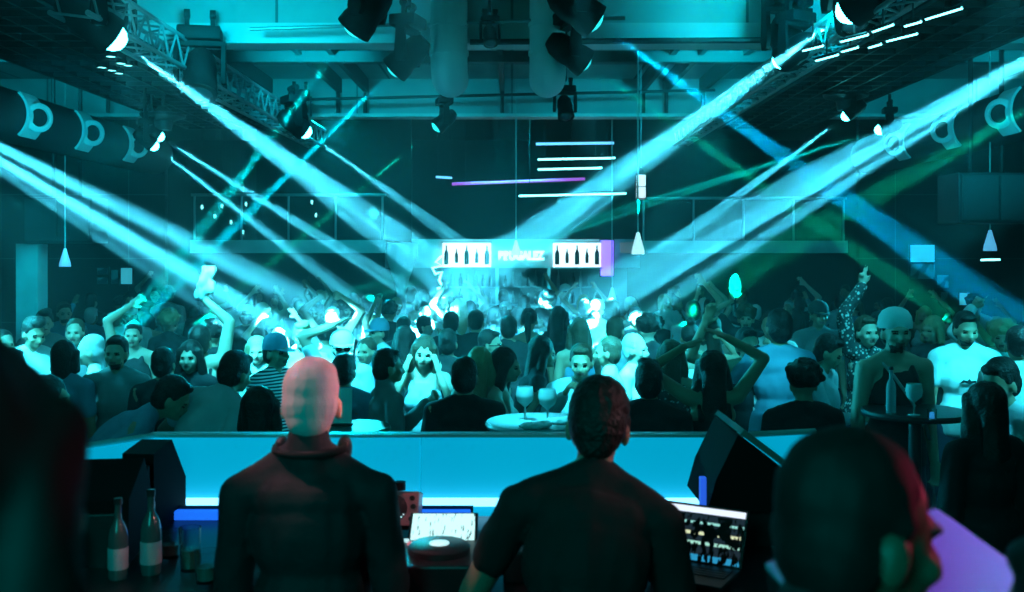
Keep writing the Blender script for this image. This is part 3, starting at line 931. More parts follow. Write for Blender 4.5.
for a, b, nm in ((443, 491, 'left'), (553, 600, 'right')):
    A, B = PB(a, 267), PB(b, 243)
    t = thing('lightbox', 'glowing white bar lightbox with dark bottle shapes, %s of the lit lettering' % nm, 'lightbox', (A.x, YBAR - .12, A.z))
    W, H_ = B.x - A.x, B.z - A.z
    MB().box((0, 0, 0), (W, .10, H_), bev=.01).build('luminous_panel', GLOW, t)
    MB().box((-.03, -.012, -.04), (W + .03, .02, -.005)).box((-.03, -.012, H_ + .005), (W + .03, .02, H_ + .03)).build('frame', STEEL, t)
    for i in range(5):
        x = W * (.08 + .21 * i)
        k = 1.25 if i % 2 == 0 else .95
        MB().lathe([(r * k, z * k) for r, z in BPROF], Matrix.Translation((x, -.05, .05 + (.03 if i % 2 else 0))), 14).build('bottle_silhouette', BOT, t, smooth='auto')
me = text_mesh('BRUGALEZ', .30, .02, .018)
t = thing('bar_sign', 'glowing white capital letters reading BRUGALEZ between the two lightboxes', 'sign', PB(521, 256, YBAR - .06))
o = bpy.data.objects.new('lettering', me); me.materials.append(LEDW); link(o); o.parent = t; o.rotation_euler = (math.pi / 2, 0, 0)
sx = .95 / max(o.dimensions.x, .01) if o.dimensions.x > 0 else .5
xs = [v.co.x for v in me.vertices]; sx = .93 / (max(xs) - min(xs)); o.scale = (sx, sx * 1.25, 1)
MB().box((-.55, .03, -.05), (.55, .05, .02)).build('mounting_rail', STEEL, t)
# scribbled white neon left of the left lightbox
t = thing('neon_squiggle', 'bright white neon squiggle falling down left of the left lightbox', 'sign', PB(438, 268, YBAR - .1))
pts = [(.25, .5), (.12, .42), (.20, .30), (.05, .22), (-.05, .12), (.08, .05), (-.12, 0), (-.05, -.12), (.08, -.08), (.02, -.25), (.10, -.38), (-.02, -.42)]
MB().tube([V((x, 0, z)) for x, z in pts], .022, 8).build('tube', LEDW, t, smooth=True)
for x, z in ((.21, .4), (-.08, 0), (.06, -.36)): MB().box((x - .02, .0, z - .02), (x + .02, .08, z + .02)).build('bracket', BLK, t)
# back-bar shelves and bottles
SH = mat('shelf_glass', (.45, .55, .58), .2)
BTL = [mat('bottle_glass_a', (.25, .4, .42), .1), mat('bottle_glass_b', (.06, .10, .10), .1), mat('bottle_glass_c', (.6, .65, .65), .15)]
for row, z in enumerate((1.28, 1.66)):
    s = MB().box((PB(443, 0).x, 22.1, z - .03), (PB(600, 0).x, 22.48, z)).build('shelf', SH)
    props(s, '%s pale back-bar shelf full of bottles under the lit letters' % ('lower' if row == 0 else 'upper'), 'shelf', 'back-bar shelves')
    n = 19
    for i in range(n):
        x = PB(447, 0).x + (PB(596, 0).x - PB(447, 0).x) * i / (n - 1)
        if row == 0 and i == 0: BME = None
        o = bpy.data.objects.new('bottle', None) if False else None
        k = 1 + .18 * math.sin(i * 2.3 + row)
        key = 'bottle%d' % (i % 3)
        if key not in GEO:
            GEO[key] = MB().lathe([(r * (1, 1.15, .9)[i % 3], zz) for r, zz in BPROF], None, 12).build('bottle', BTL[i % 3], smooth='auto')
            o = GEO[key]
        else:
            o = GEO[key].copy(); link(o)
        o.location = (x, 22.25, z); o.scale = (k, k, k * .95)
        props(o, 'bottle lined up on the %s back-bar shelf beneath the glowing letters' % ('lower' if row == 0 else 'upper'), 'bottle', 'bottles on the %s back-bar shelf' % ('lower' if row == 0 else 'upper'))
for px in (497, 549):
    x = PB(px, 0).x
    struct(MB().box((x - .03, YBAR + .02, 1.13), (x + .03, YBAR + .08, 2.1)).build('trim_bar_post', mat('post_pale', (.6, .65, .66), .5)))
# violet tube beside the right lightbox
PURP = mat('led_violet', (.5, .3, 1), emit=(.22, .10, 1), es=2.2)
t = thing('violet_light_column', 'upright violet and blue light column right of the right lightbox', 'light', PB(607, 276, YBAR - .05))
MB().box((-.13, -.04, 0), (.13, .04, .72), bev=.02).build('tube', PURP, t)
MB().box((-.15, .04, -.02), (.15, .07, .75)).build('backplate', BLK, t)
# light lines over the bar
LEDB = mat('led_blue', (.3, .6, 1), emit=(.15, .55, 1), es=1.5)
LEDM = mat('led_magenta', (.6, .2, .7), emit=(.28, .05, .45), es=1.2)
for a, b, m, lab, r, d in (((536, 144), (614, 143), LEDB, 'dim blue light tube, topmost of the tubes under the rear ceiling', .022, 17.2), ((538, 159.5), (615, 158), LEDW, 'long white light tube second from the top under the rear ceiling', .016, 17.2),
        ((538, 169.5), (602, 168), LEDW, 'shorter white light tube third from the top under the rear ceiling', .016, 17.2), ((519, 196), (626, 193.5), LEDW, 'lowest and longest white light tube above the right lightbox', .016, 17.6),
        ((452, 184), (585, 179), LEDM, 'long faint magenta light line above the left lightbox', .028, 18.4), ((436, 177), (452, 178), LEDB, 'very short pale light tube at the left end of the magenta line', .02, 18.4)):
    A, B = P(*a, d), P(*b, d)
    t = thing('light_tube', lab, 'light tube', A)
    MB().cyl((0, 0, 0), B - A, r, n=8).build('tube', m, t, smooth='auto')
    mb = MB().box((0, .0, r), ((B - A).x, .03, r + .02))
    mb.cyl(((B - A).x * .1, .015, r), ((B - A).x * .1, .015, 5.1 - A.z), .006, n=6).cyl(((B - A).x * .9, .015, r), ((B - A).x * .9, .015, 5.1 - A.z), .006, n=6)
    mb.build('suspension', BLK, t)
# thin hanging cords and pendants
SHADE = mat('pendant_white', (.8, .85, .9), emit=(.45, .8, .9), es=1.0)
SHADEB = mat('pendant_blue', (.4, .7, .9), emit=(.10, .45, .8), es=.8)
for px, py, d, lab, m, k in ((638, 244, 12.5, 'pale pendant lamp on a long cord right of the bar', SHADE, 1), (516, 248, 15.5, 'bright pendant lamp hanging in front of the lit lettering', SHADE, .85), (65, 258, 12.0, 'small blue pendant lamp under the grey loudspeaker box on the left', SHADEB, .8), (990, 241, 10.5, 'small blue pendant lamp beneath the grey loudspeaker box on the right', SHADEB, .8), (612, 297, 17, 'pale lantern hanging low over the heads before the right end of the bar', SHADEB, 1.1)):
    c = P(px, py, d)
    t = thing('pendant_lamp', lab, 'pendant lamp', c)
    MB().lathe([(0, .15 * k), (.02 * k, .14 * k), (.035 * k, .08 * k), (.075 * k, -.06 * k), (.085 * k, -.12 * k), (.078 * k, -.13 * k), (0, -.115 * k)], None, 18).build('lamp_shade', m, t, smooth='auto')
    MB().cyl((0, 0, .14 * k), (0, 0, HC - c.z), .009, n=6).build('cord', mat('cord_pale', (.4, .5, .5), .5), t)
c = P(641, 186, 14)
t = thing('lantern', 'tall narrow white caged lantern hung right of the light tubes', 'lantern', c)
MB().box((-.06, -.06, -.18), (.06, .06, .16), bev=.01).build('glass_body', mat('lantern_glow', (.9, .95, 1), emit=(.7, .85, .9), es=1.1), t)
mb = MB()
for z in (-.18, -.02, .15): mb.box((-.068, -.068, z), (.068, .068, z + .012))
for x in (-.062, .062):
    for y in (-.062, .062): mb.box((x - .006, y - .006, -.18), (x + .006, y + .006, .16))
mb.lathe([(.08, .16), (.03, .23), (0, .26)], None, 4)
mb.build('cage', BLK, t)
MB().cyl((0, 0, .25), (0, 0, HC - c.z), .006, n=6).build('cord', MATS['cord_pale'], t)
for px in (397, 516 + 60, 440):
    c = P(px, 118, 15.3)
# small bright spark lamps inside the left balcony
for i, (px, py) in enumerate(((202, 207), (222, 206), (246, 204), (312, 202), (316, 215), (215, 216), (231, 222), (243, 232))):
    c = P(px, py, 17)
    t = thing('candle_bulb', 'tiny bright bulb hanging behind the left balcony glass', 'bulb', c, 0, 'tiny bulbs behind the left balcony glass')
    MB().lathe([(0, -.035), (.012, -.03), (.014, .01), (.008, .03), (0, .03)], None, 10).build('bulb', LEDW, t, smooth=True)
    MB().cyl((0, 0, .03), (0, 0, HC - c.z), .004, n=5).build('cord', BLK, t)

# ------------------------------------------------------------------ grey loudspeaker boxes, posters
def big_speaker(px0, px1, py0, py1, d, lab):
    A, B = P(px0, py1, d), P(px1, py0, d)
    t = thing('loudspeaker', lab, 'loudspeaker', (A.x, d, A.z))
    W, H_ = B.x - A.x, B.z - A.z
    MB().box((0, .03, 0), (W, .55, H_), bev=.015).build('cabinet', mat('speaker_grey', (.06, .07, .075), .6, noise_s=4), t)
    MB().box((.03, 0, .03), (W / 2 - .01, .04, H_ - .03), bev=.008).box((W / 2 + .01, 0, .03), (W - .03, .04, H_ - .03), bev=.008).build('grille', mat('speaker_cloth', (.10, .12, .125), .8, bump=.4, bump_s=60), t)
    MB().cyl((W * .3, .3, H_), (W * .3, .3, HC - A.z), .025).cyl((W * .7, .3, H_), (W * .7, .3, HC - A.z), .025).build('hanging_pole', BLK, t)
big_speaker(22, 91, 197, 243, 12.8, 'large grey loudspeaker box hung above the pale column on the left')
big_speaker(960, 1040, 172, 223, 10.2, 'large grey loudspeaker box hung high at the right edge')
def poster_mat(name, a, b, s):
    m = mat(name, a, .6)
    nt = m.node_tree
    tc = nt.nodes.new('ShaderNodeTexCoord'); n = nt.nodes.new('ShaderNodeTexNoise'); n.inputs['Scale'].default_value = s; n.inputs['Detail'].default_value = 1
    cr = nt.nodes.new('ShaderNodeValToRGB'); cr.color_ramp.elements[0].position = .42; cr.color_ramp.elements[1].position = .5
    cr.color_ramp.elements[0].color = (*b, 1); cr.color_ramp.elements[1].color = (*a, 1)
    nt.links.new(tc.outputs['Object'], n.inputs['Vector']); nt.links.new(n.outputs['Fac'], cr.inputs[0]); nt.links.new(cr.outputs[0], nt.nodes['Principled BSDF'].inputs['Base Color'])
    return m
PM = poster_mat('poster_print', (.75, .8, .82), (.10, .14, .16), 4)
PD = poster_mat('poster_print_dark', (.25, .3, .32), (.06, .08, .09), 5)
def framed(px0, py0, px1, py1, lab, m, d=17.9, lit=0):
    A, B = P(px0, py1, d), P(px1, py0, d)
    t = thing('wall_poster', lab, 'poster', (A.x, d, A.z))
    W, H_ = B.x - A.x, B.z - A.z
    MB().box((0, .02, 0), (W, .04, H_)).build('print', m, t)
    w = .02
    MB().box((-w, 0, -w), (0, .05, H_ + w)).box((W, 0, -w), (W + w, .05, H_ + w)).box((0, 0, -w), (W, .05, 0)).box((0, 0, H_), (W, .05, H_ + w)).build('frame', BLK, t)
BRT = mat('print_backlit_blue', (.5, .8, .9), emit=(.03, .32, .42), es=1)
framed(97, 268, 108, 274.5, 'upper of the two tiny framed prints left in the cluster on the left wall', PM)
framed(97, 277.5, 108, 284, 'lower of the two tiny framed prints left in the cluster on the left wall', PM)
framed(111, 270, 118, 284, 'narrow framed print in the middle of the cluster on the left wall', PM)
framed(120.5, 268, 132, 284, 'largest framed print, right in the cluster on the left wall', BRT)
framed(910.5, 245, 935, 262, 'bright backlit picture on the right wall, above the dim one', mat('print_backlit_sky', (.5, .8, .9), emit=(.02, .42, .62), es=1))
framed(910.5, 264, 935, 279, 'dim picture directly below the bright backlit picture on the right wall', PD)
framed(937, 275, 949, 288, 'dim blue square print right of and below the dim picture', PD)
framed(941, 292, 948, 304, 'small dark print left of the small bright one at the right', PD)
framed(959.5, 293, 971, 305, 'small bright square print over the heads on the right wall', BRT)
o = P(981, 260, 10.6)
t = thing('light_tube', 'short white light tube under the small blue pendant on the right', 'light tube', o)
MB().cyl((0, 0, 0), (.20, 0, .005), .010, n=8).build('tube', LEDW, t, smooth='auto')
MB().box((0, .01, -.02), (.2, .03, .02)).cyl((.1, .02, .02), (.1, .02, HC - o.z), .006, n=6).build('bracket', BLK, t)

# ------------------------------------------------------------------ DJ booth
YP = 4.05
PANEL = bpy.data.materials.new('booth_acrylic'); PANEL.use_nodes = True
_nt = PANEL.node_tree; _b = _nt.nodes['Principled BSDF']
_b.inputs['Base Color'].default_value = (.02, .30, .40, 1); _b.inputs['Roughness'].default_value = .45
_b.inputs['Emission Color'].default_value = (.0, .44, .72, 1); _b.inputs['Emission Strength'].default_value = .75
t = thing('booth_screen', 'glowing cyan acrylic screen running along the front of the booth desk', 'booth screen', (0, YP, .35))
ZT, ZB = P(0, 437, YP).z - .35, P(0, 499, YP).z - .35
segs = [(P(153, 0, YP).x, P(420, 0, YP).x), (P(421, 0, YP).x, P(733, 0, YP).x)]
for a, b in segs:
    MB().box((a, 0, .05), (b, .04, ZT), bev=.004).build('acrylic_panel', PANEL, t)
MB().box((segs[0][0] - .02, .045, .0), (segs[1][1] + .02, .07, ZT - .1)).build('support_frame', BLK, t)
# top rim
MB().box((segs[0][0] - .02, -.012, ZT), (segs[1][1] + .02, .055, ZT + .012)).build('top_rim', mat('rim_pale', (.5, .6, .62), .4), t)
# returning side pieces of the screen
for (ax, ay, ad), (bx, by, bd), nm in (((153, 437, YP), (42, 457, 3.7), 'left'), ((733, 437, YP), (815, 434, 4.15), 'right')):
    A, B = P(ax, ay, ad), P(bx, by, bd)
    t = thing('booth_screen_wing', 'cyan glowing %s side wing of the booth screen' % nm, 'booth screen', (A.x, A.y, .35))
    d = V((B.x - A.x, B.y - A.y, 0)); n = V((-d.y, d.x, 0)).normalized() * .03
    mb = MB(); bm = mb.bm
    zt = A.z - .35 - .004
    v = [bm.verts.new(p) for p in ((0, 0, 0.02), d + V((0, 0, .02)), d + V((0, 0, zt)), (0, 0, zt))] ; w = [bm.verts.new(x.co + n) for x in v]
    bm.faces.new(v); bm.faces.new(w[::-1])
    for i in range(4): bm.faces.new((v[i], w[i], w[(i + 1) % 4], v[(i + 1) % 4]))
    mb.build('acrylic_panel', PANEL, t)
    mb = MB().cyl((0, 0, zt + .01), d + V((0, 0, zt + .01)), .012, n=8)
    mb.build('top_rim', MATS['rim_pale'], t)
t = props(MB().box((segs[0][0], YP - .05, 1.385), (segs[1][1], YP - .01, 1.412), bev=.005).build('led_strip', mat('led_strip_white', (.8, .9, 1), emit=(.22, .68, 1), es=2.6)), 'white led strip shining along the foot of the cyan booth screen', 'light strip')
ZD = 1.36
t = thing('booth_desk', 'black booth desk that carries the mixing gear', 'desk', (-.35, 3.5, .35))
MB().box((-1.45, -.50, ZD - .35 - .05), (1.35, .46, ZD - .35), bev=.008).build('desk_top', mat('desk_black', (.015, .016, .018), .35), t)
MB().box((-1.4, .36, 0), (1.3, .42, ZD - .42)).build('front_panel', BLK, t)
for x in (-1.4, 1.22): MB().box((x, -.38, 0), (x + .06, .36, ZD - .41)).build('side_panel', BLK, t)
BLUES = mat('led_strip_blue', (.1, .3, 1), emit=(.01, .12, .75), es=1.2)
for a, b, nm in ((163, 219, 'left of the man with white hair'), (388, 470, 'between the two men at the desk')):
    A, B = P(a, 519, 3.86), P(b, 513, 3.86)
    t = thing('blue_light_bar', 'blue light bar on the desk edge ' + nm, 'light strip', (A.x, 3.88, ZD + .002))
    MB().box((0, 0, 0), (B.x - A.x, .04, .035), bev=.005).build('diffuser', BLUES, t)
    MB().box((-.01, .04, 0), (B.x - A.x + .01, .055, .045)).build('housing', BLK, t)
# media player between the two men
KNOBW = mat('button_white', (.8, .85, .85), emit=(.5, .9, .95), es=1.0)
KNOBP = mat('button_pink', (.8, .4, .4), emit=(.8, .25, .3), es=.7)
GEARM = mat('gear_black', (.018, .018, .02), .35)
def player(loc, rz, lab, k=1.0):
    t = thing('media_player', lab, 'media player', loc, rz)
    t.scale = (k,) * 3
    MB().box((-.16, -.20, 0), (.16, .20, .10), bev=.008).build('body', GEARM, t)
    # tilted screen at the far side
    M = Matrix.Translation((0, .13, .10)) @ Matrix.Rotation(R(28), 4, 'X')
    MB().box((-.115, -.065, 0), (.115, .085, .022), M, bev=.004).build('screen_housing', GEARM, t)
    sm = bpy.data.materials.get('player_screen')
    if not sm:
        sm = mat('player_screen', (.02, .02, .02), .2)
        nt = sm.node_tree; b = nt.nodes['Principled BSDF']
        tc = nt.nodes.new('ShaderNodeTexCoord'); w = nt.nodes.new('ShaderNodeTexVoronoi'); w.distance = 'CHEBYCHEV'; mp = nt.nodes.new('ShaderNodeMapping'); mp.inputs['Scale'].default_value = (70, 11, 4)
        cr = nt.nodes.new('ShaderNodeValToRGB'); cr.color_ramp.interpolation = 'CONSTANT'; cr.color_ramp.elements[0].color = (.55, .95, .95, 1); cr.color_ramp.elements[1].position = .80; cr.color_ramp.elements[1].color = (.01, .05, .06, 1)
        nt.links.new(tc.outputs['Object'], mp.inputs[0]); nt.links.new(mp.outputs[0], w.inputs['Vector']); nt.links.new(w.outputs['Color'], cr.inputs[0])
        nt.links.new(cr.outputs[0], b.inputs['Emission Color']); b.inputs['Emission Strength'].default_value = 1.3
    MB().box((-.105, -.055, .022), (.105, .075, .026), M).build('screen', sm, t)
    j = MB().lathe([(0, 0), (.098, 0), (.098, .018), (.088, .026), (0, .026)], Matrix.Translation((.0, -.055, .10)), 36).build('jog_wheel', BLKP, t, smooth='auto')
    MB().lathe([(0, 0), (.032, 0), (.030, .003), (0, .003)], Matrix.Translation((.0, -.055, .127)), 28).build('jog_display', mat('jog_white', (.8, .9, .9), emit=(.5, .85, .85), es=1.0), j)
    for x, y, m in ((-.135, .03, KNOBW), (-.115, .055, KNOBW), (-.14, -.06, KNOBP), (-.14, -.10, KNOBW), (-.14, -.14, KNOBP), (-.10, .02, KNOBP), (-.08, .045, KNOBP), (-.05, .175, KNOBW), (.09, .18, KNOBW)):
        MB().lathe([(0, 0), (.009, 0), (.009, .008), (0, .010)], Matrix.Translation((x, y, .10)), 12).build('button', m, t)
    MB().box((.118, -.13, .10), (.148, .03, .104)).build('pitch_slot', BLKP, t)
    MB().box((.122, -.06, .104), (.144, -.045, .114)).build('pitch_slider', STEEL, t)
c = P(442, 550, 3.27)
player((c.x, 3.20, ZD), 0, 'black media player with lit screen and jog wheel between the two men', 1.0)
player((P(552, 0, 3.3).x, 3.34, ZD), 0, 'black media player hidden before the man in the brown shirt')
# mixer in front of the left man
t = thing('mixer', 'black mixing console on the desk in front of the man with white hair', 'mixer', (-.62, 3.36, ZD))
MB().box((-.17, -.20, 0), (.17, .20, .10), bev=.008).build('body', GEARM, t)
for i in range(4):
    for j in range(4): MB().lathe([(0, 0), (.012, 0), (.010, .02), (0, .02)], Matrix.Translation((-.11 + .073 * i, .15 - .045 * j, .10)), 12).build('knob', BLKP, t)
    MB().box((-.115 + .073 * i, -.14, .10), (-.105 + .073 * i, -.05, .102)).build('fader_slot', STEEL, t)
    MB().box((-.122 + .073 * i, -.09, .102), (-.098 + .073 * i, -.075, .114)).build('fader_cap', KNOBW, t)
# pink-faced effect unit standing on the desk
A = P(398, 513, 3.72)
t = thing('effect_unit', 'small pink effect unit with a black dial standing behind the left man', 'effect unit', (A.x, 3.74, ZD), R(-6))
PINK = mat('unit_pink', (.75, .42, .45), .4)
M = Matrix.Translation((0, 0, .0)) @ Matrix.Rotation(R(-16), 4, 'X')
MB().box((-.075, -.02, .02), (.075, .06, .145), M, bev=.006).build('body', PINK, t)
MB().box((-.06, .0, 0), (.06, .10, .03)).build('foot', BLK, t)
Mw = M @ Matrix.Translation((-.015, -.02, .083)) @ Matrix.Rotation(R(90), 4, 'X')
MB().lathe([(0, 0), (.048, 0), (.048, .010), (.040, .016), (0, .016)], Mw, 30).build('dial', BLKP, t, smooth='auto')
for i in range(9):
    a = R(200 + 16 * i)
    MB().ell((Mw @ V((math.cos(a) * .043, math.sin(a) * .043, .014))), .0035, None, 8, 6).build('indicator', KNOBW, t)
for x, z in ((.05, .12), (.055, .09), (.05, .045)): MB().lathe([(0, 0), (.010, 0), (.009, .012), (0, .012)], M @ Matrix.Translation((x, -.02, z)) @ Matrix.Rotation(R(90), 4, 'X'), 12).build('knob', BLKP, t)
MB().lathe([(0, 0), (.022, 0), (.022, .03), (0, .032)], Matrix.Translation((.005, .0, .155)), 16).build('top_knob', BLKP, t)
# bottles, tumblers and wrappers on the desk's left end
GLS = mat('clear_glass', (.9, .95, .95), .03, trans=1)
LBL = mat('label_pinkish', (.75, .5, .52), .6)
def desk_bottle(px, py, d, lab, k=1.0, m=None):
    c = P(px, py, d)
    t = thing('bottle', lab, 'bottle', (c.x, d, ZD)); t.scale = (k, k, k)
    MB().lathe(BPROF, None, 20).build('glass', m or mat('bottle_clear_dark', (.10, .12, .12), .08), t, smooth='auto')
    MB().lathe([(.0385, .04), (.0395, .045), (.0395, .12), (.0385, .125)], None, 20).build('label', LBL, t, smooth='auto')
    MB().lathe([(0, .295), (.0165, .295), (.0165, .32), (0, .32)], None, 14).build('stopper', BLKP, t)
desk_bottle(151, 0, 3.25, 'bottle with a pinkish label at the left end of the booth desk', .85)
desk_bottle(118, 0, 3.2, 'dark bottle nearest the long-haired silhouette at the left', .8)
def tumbler(px, d, lab, h=.11, stem=False, z=ZD, group=None):
    c = P(px, 0, d)
    t = thing('goblet' if stem else 'glass', lab, 'glass', (c.x, d, z), 0, group)
    if stem:
        MB().lathe([(0, 0), (.036, 0), (.034, .004), (.006, .008), (.005, .075), (.018, .085), (.045, .11), (.052, .145), (.044, .19), (.042, .19), (.050, .145), (.043, .112), (.015, .088), (0, .087)], None, 24).build('bowl', mat('goblet_glass', (.9, 1, 1), .08, trans=.35), t, smooth='auto')
        MB().lathe([(0, .092), (.014, .092), (.040, .114), (.048, .14), (0, .14)], None, 20).build('drink', mat('drink_pale', (.75, .85, .85), .2), t, smooth='auto')
    else:
        MB().lathe([(0, 0), (.030, 0), (.036, h), (.033, h), (.028, .008), (0, .008)], None, 22).build('tumbler', GLS, t, smooth='auto')
        MB().lathe([(0, .010), (.027, .010), (.030, h * .5), (0, h * .5)], None, 18).build('drink', mat('drink_amber', (.4, .22, .2), .1), t, smooth='auto')
    return t
tumbler(190, 3.28, 'clear tumbler left of the man with white hair', .14)
tumbler(206, 3.16, 'short clear tumbler touching the left man’s sleeve', .10)
tumbler(170, 3.42, 'small clear tumbler behind the bottle with the pinkish label', .09)
# wedge monitors
def wedge(loc, rz, lab, w=.5, h=.55, dep=.45, tilt=.25, k=1.0, stand=0):
    t = thing('monitor_speaker', lab, 'loudspeaker', loc, rz)
    prof = [(0, 0), (dep, 0), (dep, h * .55), (dep * .55, h), (0, h * (1 - tilt))]
    M = Matrix.Translation((-w / 2, 0, stand)) @ Matrix.Rotation(math.pi / 2, 4, 'Z') @ Matrix.Scale(-1, 4, (0, 1, 0))
    mb = MB().prism([(a, b) for a, b in prof], w, M)
    mb.build('cabinet', mat('cabinet_black', (.008, .009, .01), .85, spec=.15), t)
    MB().box((-w * .4, dep * .02 - .03, stand + .04), (w * .4, 0.0, stand + h * (1 - tilt) - .04), bev=.006).build('grille', BLK, t)
    if stand:
        MB().cyl((0, dep / 2, 0.02), (0, dep / 2, stand), .03).box((-.2, dep / 2 - .15, 0), (.2, dep / 2 + .15, .02)).build('stand', BLK, t)
    return t
wedge((P(104, 0, 3.45).x, 3.32, .35), R(8), 'black slanted monitor speaker left of the cyan screen, the one farther left', .26, .52, .42, .18, stand=.80)
wedge((P(143, 0, 3.75).x, 3.70, .35), R(-4), 'black monitor speaker touching the left end of the cyan screen', .12, .38, .3, .06, stand=.95)
wedge((P(63, 0, 3.3).x, 3.1, .35), R(22), 'low black slanted box at the far left end of the booth', .20, .45, .40, .2, stand=.80)
# right wedge, seen edge-on: a dark triangle with a worn brown top board
c = P(745, 0, 3.55)
t = thing('monitor_speaker', 'black triangular monitor speaker with a brown top board right of the cyan screen', 'loudspeaker', (c.x, 3.5, .35), 0)
ZW = P(0, 435, 3.5).z - .35
def pz(px, py, d=3.5): q = P(px, py, d); return (q.x - c.x, q.z - .35)
MB().prism([pz(707, 512), pz(716, 480), pz(738, 435), pz(790, 474), pz(800, 512)], .40).build('cabinet', MATS['cabinet_black'], t)
mb = MB(); a, b = pz(739, 433.5), pz(796, 476)
M = Matrix.Translation((a[0], 0, a[1])) @ Matrix.Rotation(-math.atan2(b[1] - a[1], b[0] - a[0]), 4, 'Y')
mb.box((0, -.02, 0), (math.hypot(b[0] - a[0], b[1] - a[1]), .42, .022), M)
mb.build('top_board', mat('worn_brown_board', (.30, .20, .19), .7, noise_s=8, noise_a=.4), t)
MB().box((-.10, .05, 0), (.12, .35, P(0, 512, 3.5).z - .35)).build('stand', BLK, t)
MB().box((pz(705, 0)[0] - .015, .0, pz(0, 512)[1]), (pz(705, 0)[0] + .005, .03, pz(0, 478)[1])).build('blue_edge_light', mat('led_edge_blue', (.1, .2, .8), emit=(.02, .10, .7), es=1), t)
# laptop to the right of the man in the brown shirt
def laptop(loc, rz, lab, ang, scrm, k=1.0, lidm=None, stand=None):
    t = thing('laptop', lab, 'laptop', loc, rz); t.scale = (k,) * 3
    b = MB().box((-.165, -.115, 0), (.165, .115, .016), bev=.004).build('keyboard_deck', mat('laptop_dark', (.03, .03, .035), .4), t)
    for j in range(4):
        MB().box((-.145, -.02 + .025 * j, .016), (.145, 0.0 + .025 * j, .019)).build('key_row', BLKP, b)
    M = Matrix.Translation((0, .115, .012)) @ Matrix.Rotation(-R(ang), 4, 'X')
    l = MB().box((-.165, 0, 0), (.165, .010, .225), M, bev=.003).build('lid', lidm or MATS['laptop_dark'], t)
    MB().box((-.155, -.002, .012), (.155, .001, .215), M).build('screen', scrm, l)
    if stand:
        MB().box((-.12, -.08, -stand), (.12, .08, 0)).build('stand', BLK, t)
    return t
sm = mat('laptop_screen', (.02, .02, .02), .2)
nt = sm.node_tree; b = nt.nodes['Principled BSDF']
tc = nt.nodes.new('ShaderNodeTexCoord'); sp_ = nt.nodes.new('ShaderNodeSeparateXYZ'); nt.links.new(tc.outputs['Generated'], sp_.inputs[0])
cr = nt.nodes.new('ShaderNodeValToRGB'); cr.color_ramp.interpolation = 'CONSTANT'
els = cr.color_ramp.elements
els[0].position = 0; els[0].color = (.02, .25, .45, 1); els[1].position = .12; els[1].color = (.01, .02, .03, 1)
for p_, c_ in ((.30, (.3, .6, .5, 1)), (.36, (.01, .02, .03, 1)), (.48, (.6, .65, .4, 1)), (.54, (.01, .02, .03, 1)), (.68, (.25, .6, .55, 1)), (.73, (.01, .02, .03, 1)), (.88, (.75, .85, 1, 1))):
    e = els.new(p_); e.color = c_
w = nt.nodes.new('ShaderNodeTexNoise'); w.inputs['Scale'].default_value = 1; _mp = nt.nodes.new('ShaderNodeMapping'); _mp.inputs['Scale'].default_value = (60, 20, 26); nt.links.new(tc.outputs['Object'], _mp.inputs[0]); nt.links.new(_mp.outputs[0], w.inputs['Vector'])
gt = nt.nodes.new('ShaderNodeMath'); gt.operation = 'GREATER_THAN'; gt.inputs[1].default_value = .5; nt.links.new(w.outputs['Fac'], gt.inputs[0])
g2 = nt.nodes.new('ShaderNodeMath'); g2.operation = 'GREATER_THAN'; g2.inputs[1].default_value = .85; nt.links.new(sp_.outputs[2], g2.inputs[0])
mx = nt.nodes.new('ShaderNodeMath'); mx.operation = 'MAXIMUM'; nt.links.new(gt.outputs[0], mx.inputs[0]); nt.links.new(g2.outputs[0], mx.inputs[1])
sc_ = nt.nodes.new('ShaderNodeVectorMath'); sc_.operation = 'SCALE'
nt.links.new(sp_.outputs[2], cr.inputs[0]); nt.links.new(cr.outputs[0], sc_.inputs[0]); nt.links.new(mx.outputs[0], sc_.inputs['Scale'])
nt.links.new(sc_.outputs[0], b.inputs['Emission Color']); b.inputs['Emission Strength'].default_value = 1.2
c = P(688, 545, 3.15)
laptop((c.x, 3.16, ZD + .02), R(-30), 'open laptop with a lit screen of coloured rows beside the brown-shirted man', 28, sm, .86, stand=.02)
import re
# ------------------------------------------------------------------ violet lid at the right, tables among the crowd
A, B, D = P(938, 508, 1.62), P(1030, 574, 1.42), P(908, 562, 1.50)
t = thing('laptop', 'open laptop whose pale lid glows violet in front of the man at the right', 'laptop', A)
ex, ez = (B - A), (D - A)
nn = ex.cross(ez).normalized()
if nn.y < 0: nn = -nn
M = Matrix((ex.normalized(), nn, (ez - ex.normalized() * ez.dot(ex.normalized())).normalized())).transposed().to_4x4()
VLID = mat('lid_pale', (.6, .55, .75), .5)
MB().box((0, 0, 0), (ex.length * 1.15, .012, ez.length * 1.9), M, bev=.004).build('lid', VLID, t)
MB().box((0, .012, ez.length * 1.85), (ex.length * 1.15, .24, ez.length * 1.9), M, bev=.004).build('keyboard_deck', MATS['laptop_dark'], t)
MB().cyl((ex * .5 + V((.05, .1, -.35))), (ex.x * .5 + .05, ex.y * .5 + .1, .35 - A.z), .02).build('stand_pole', BLK, t)

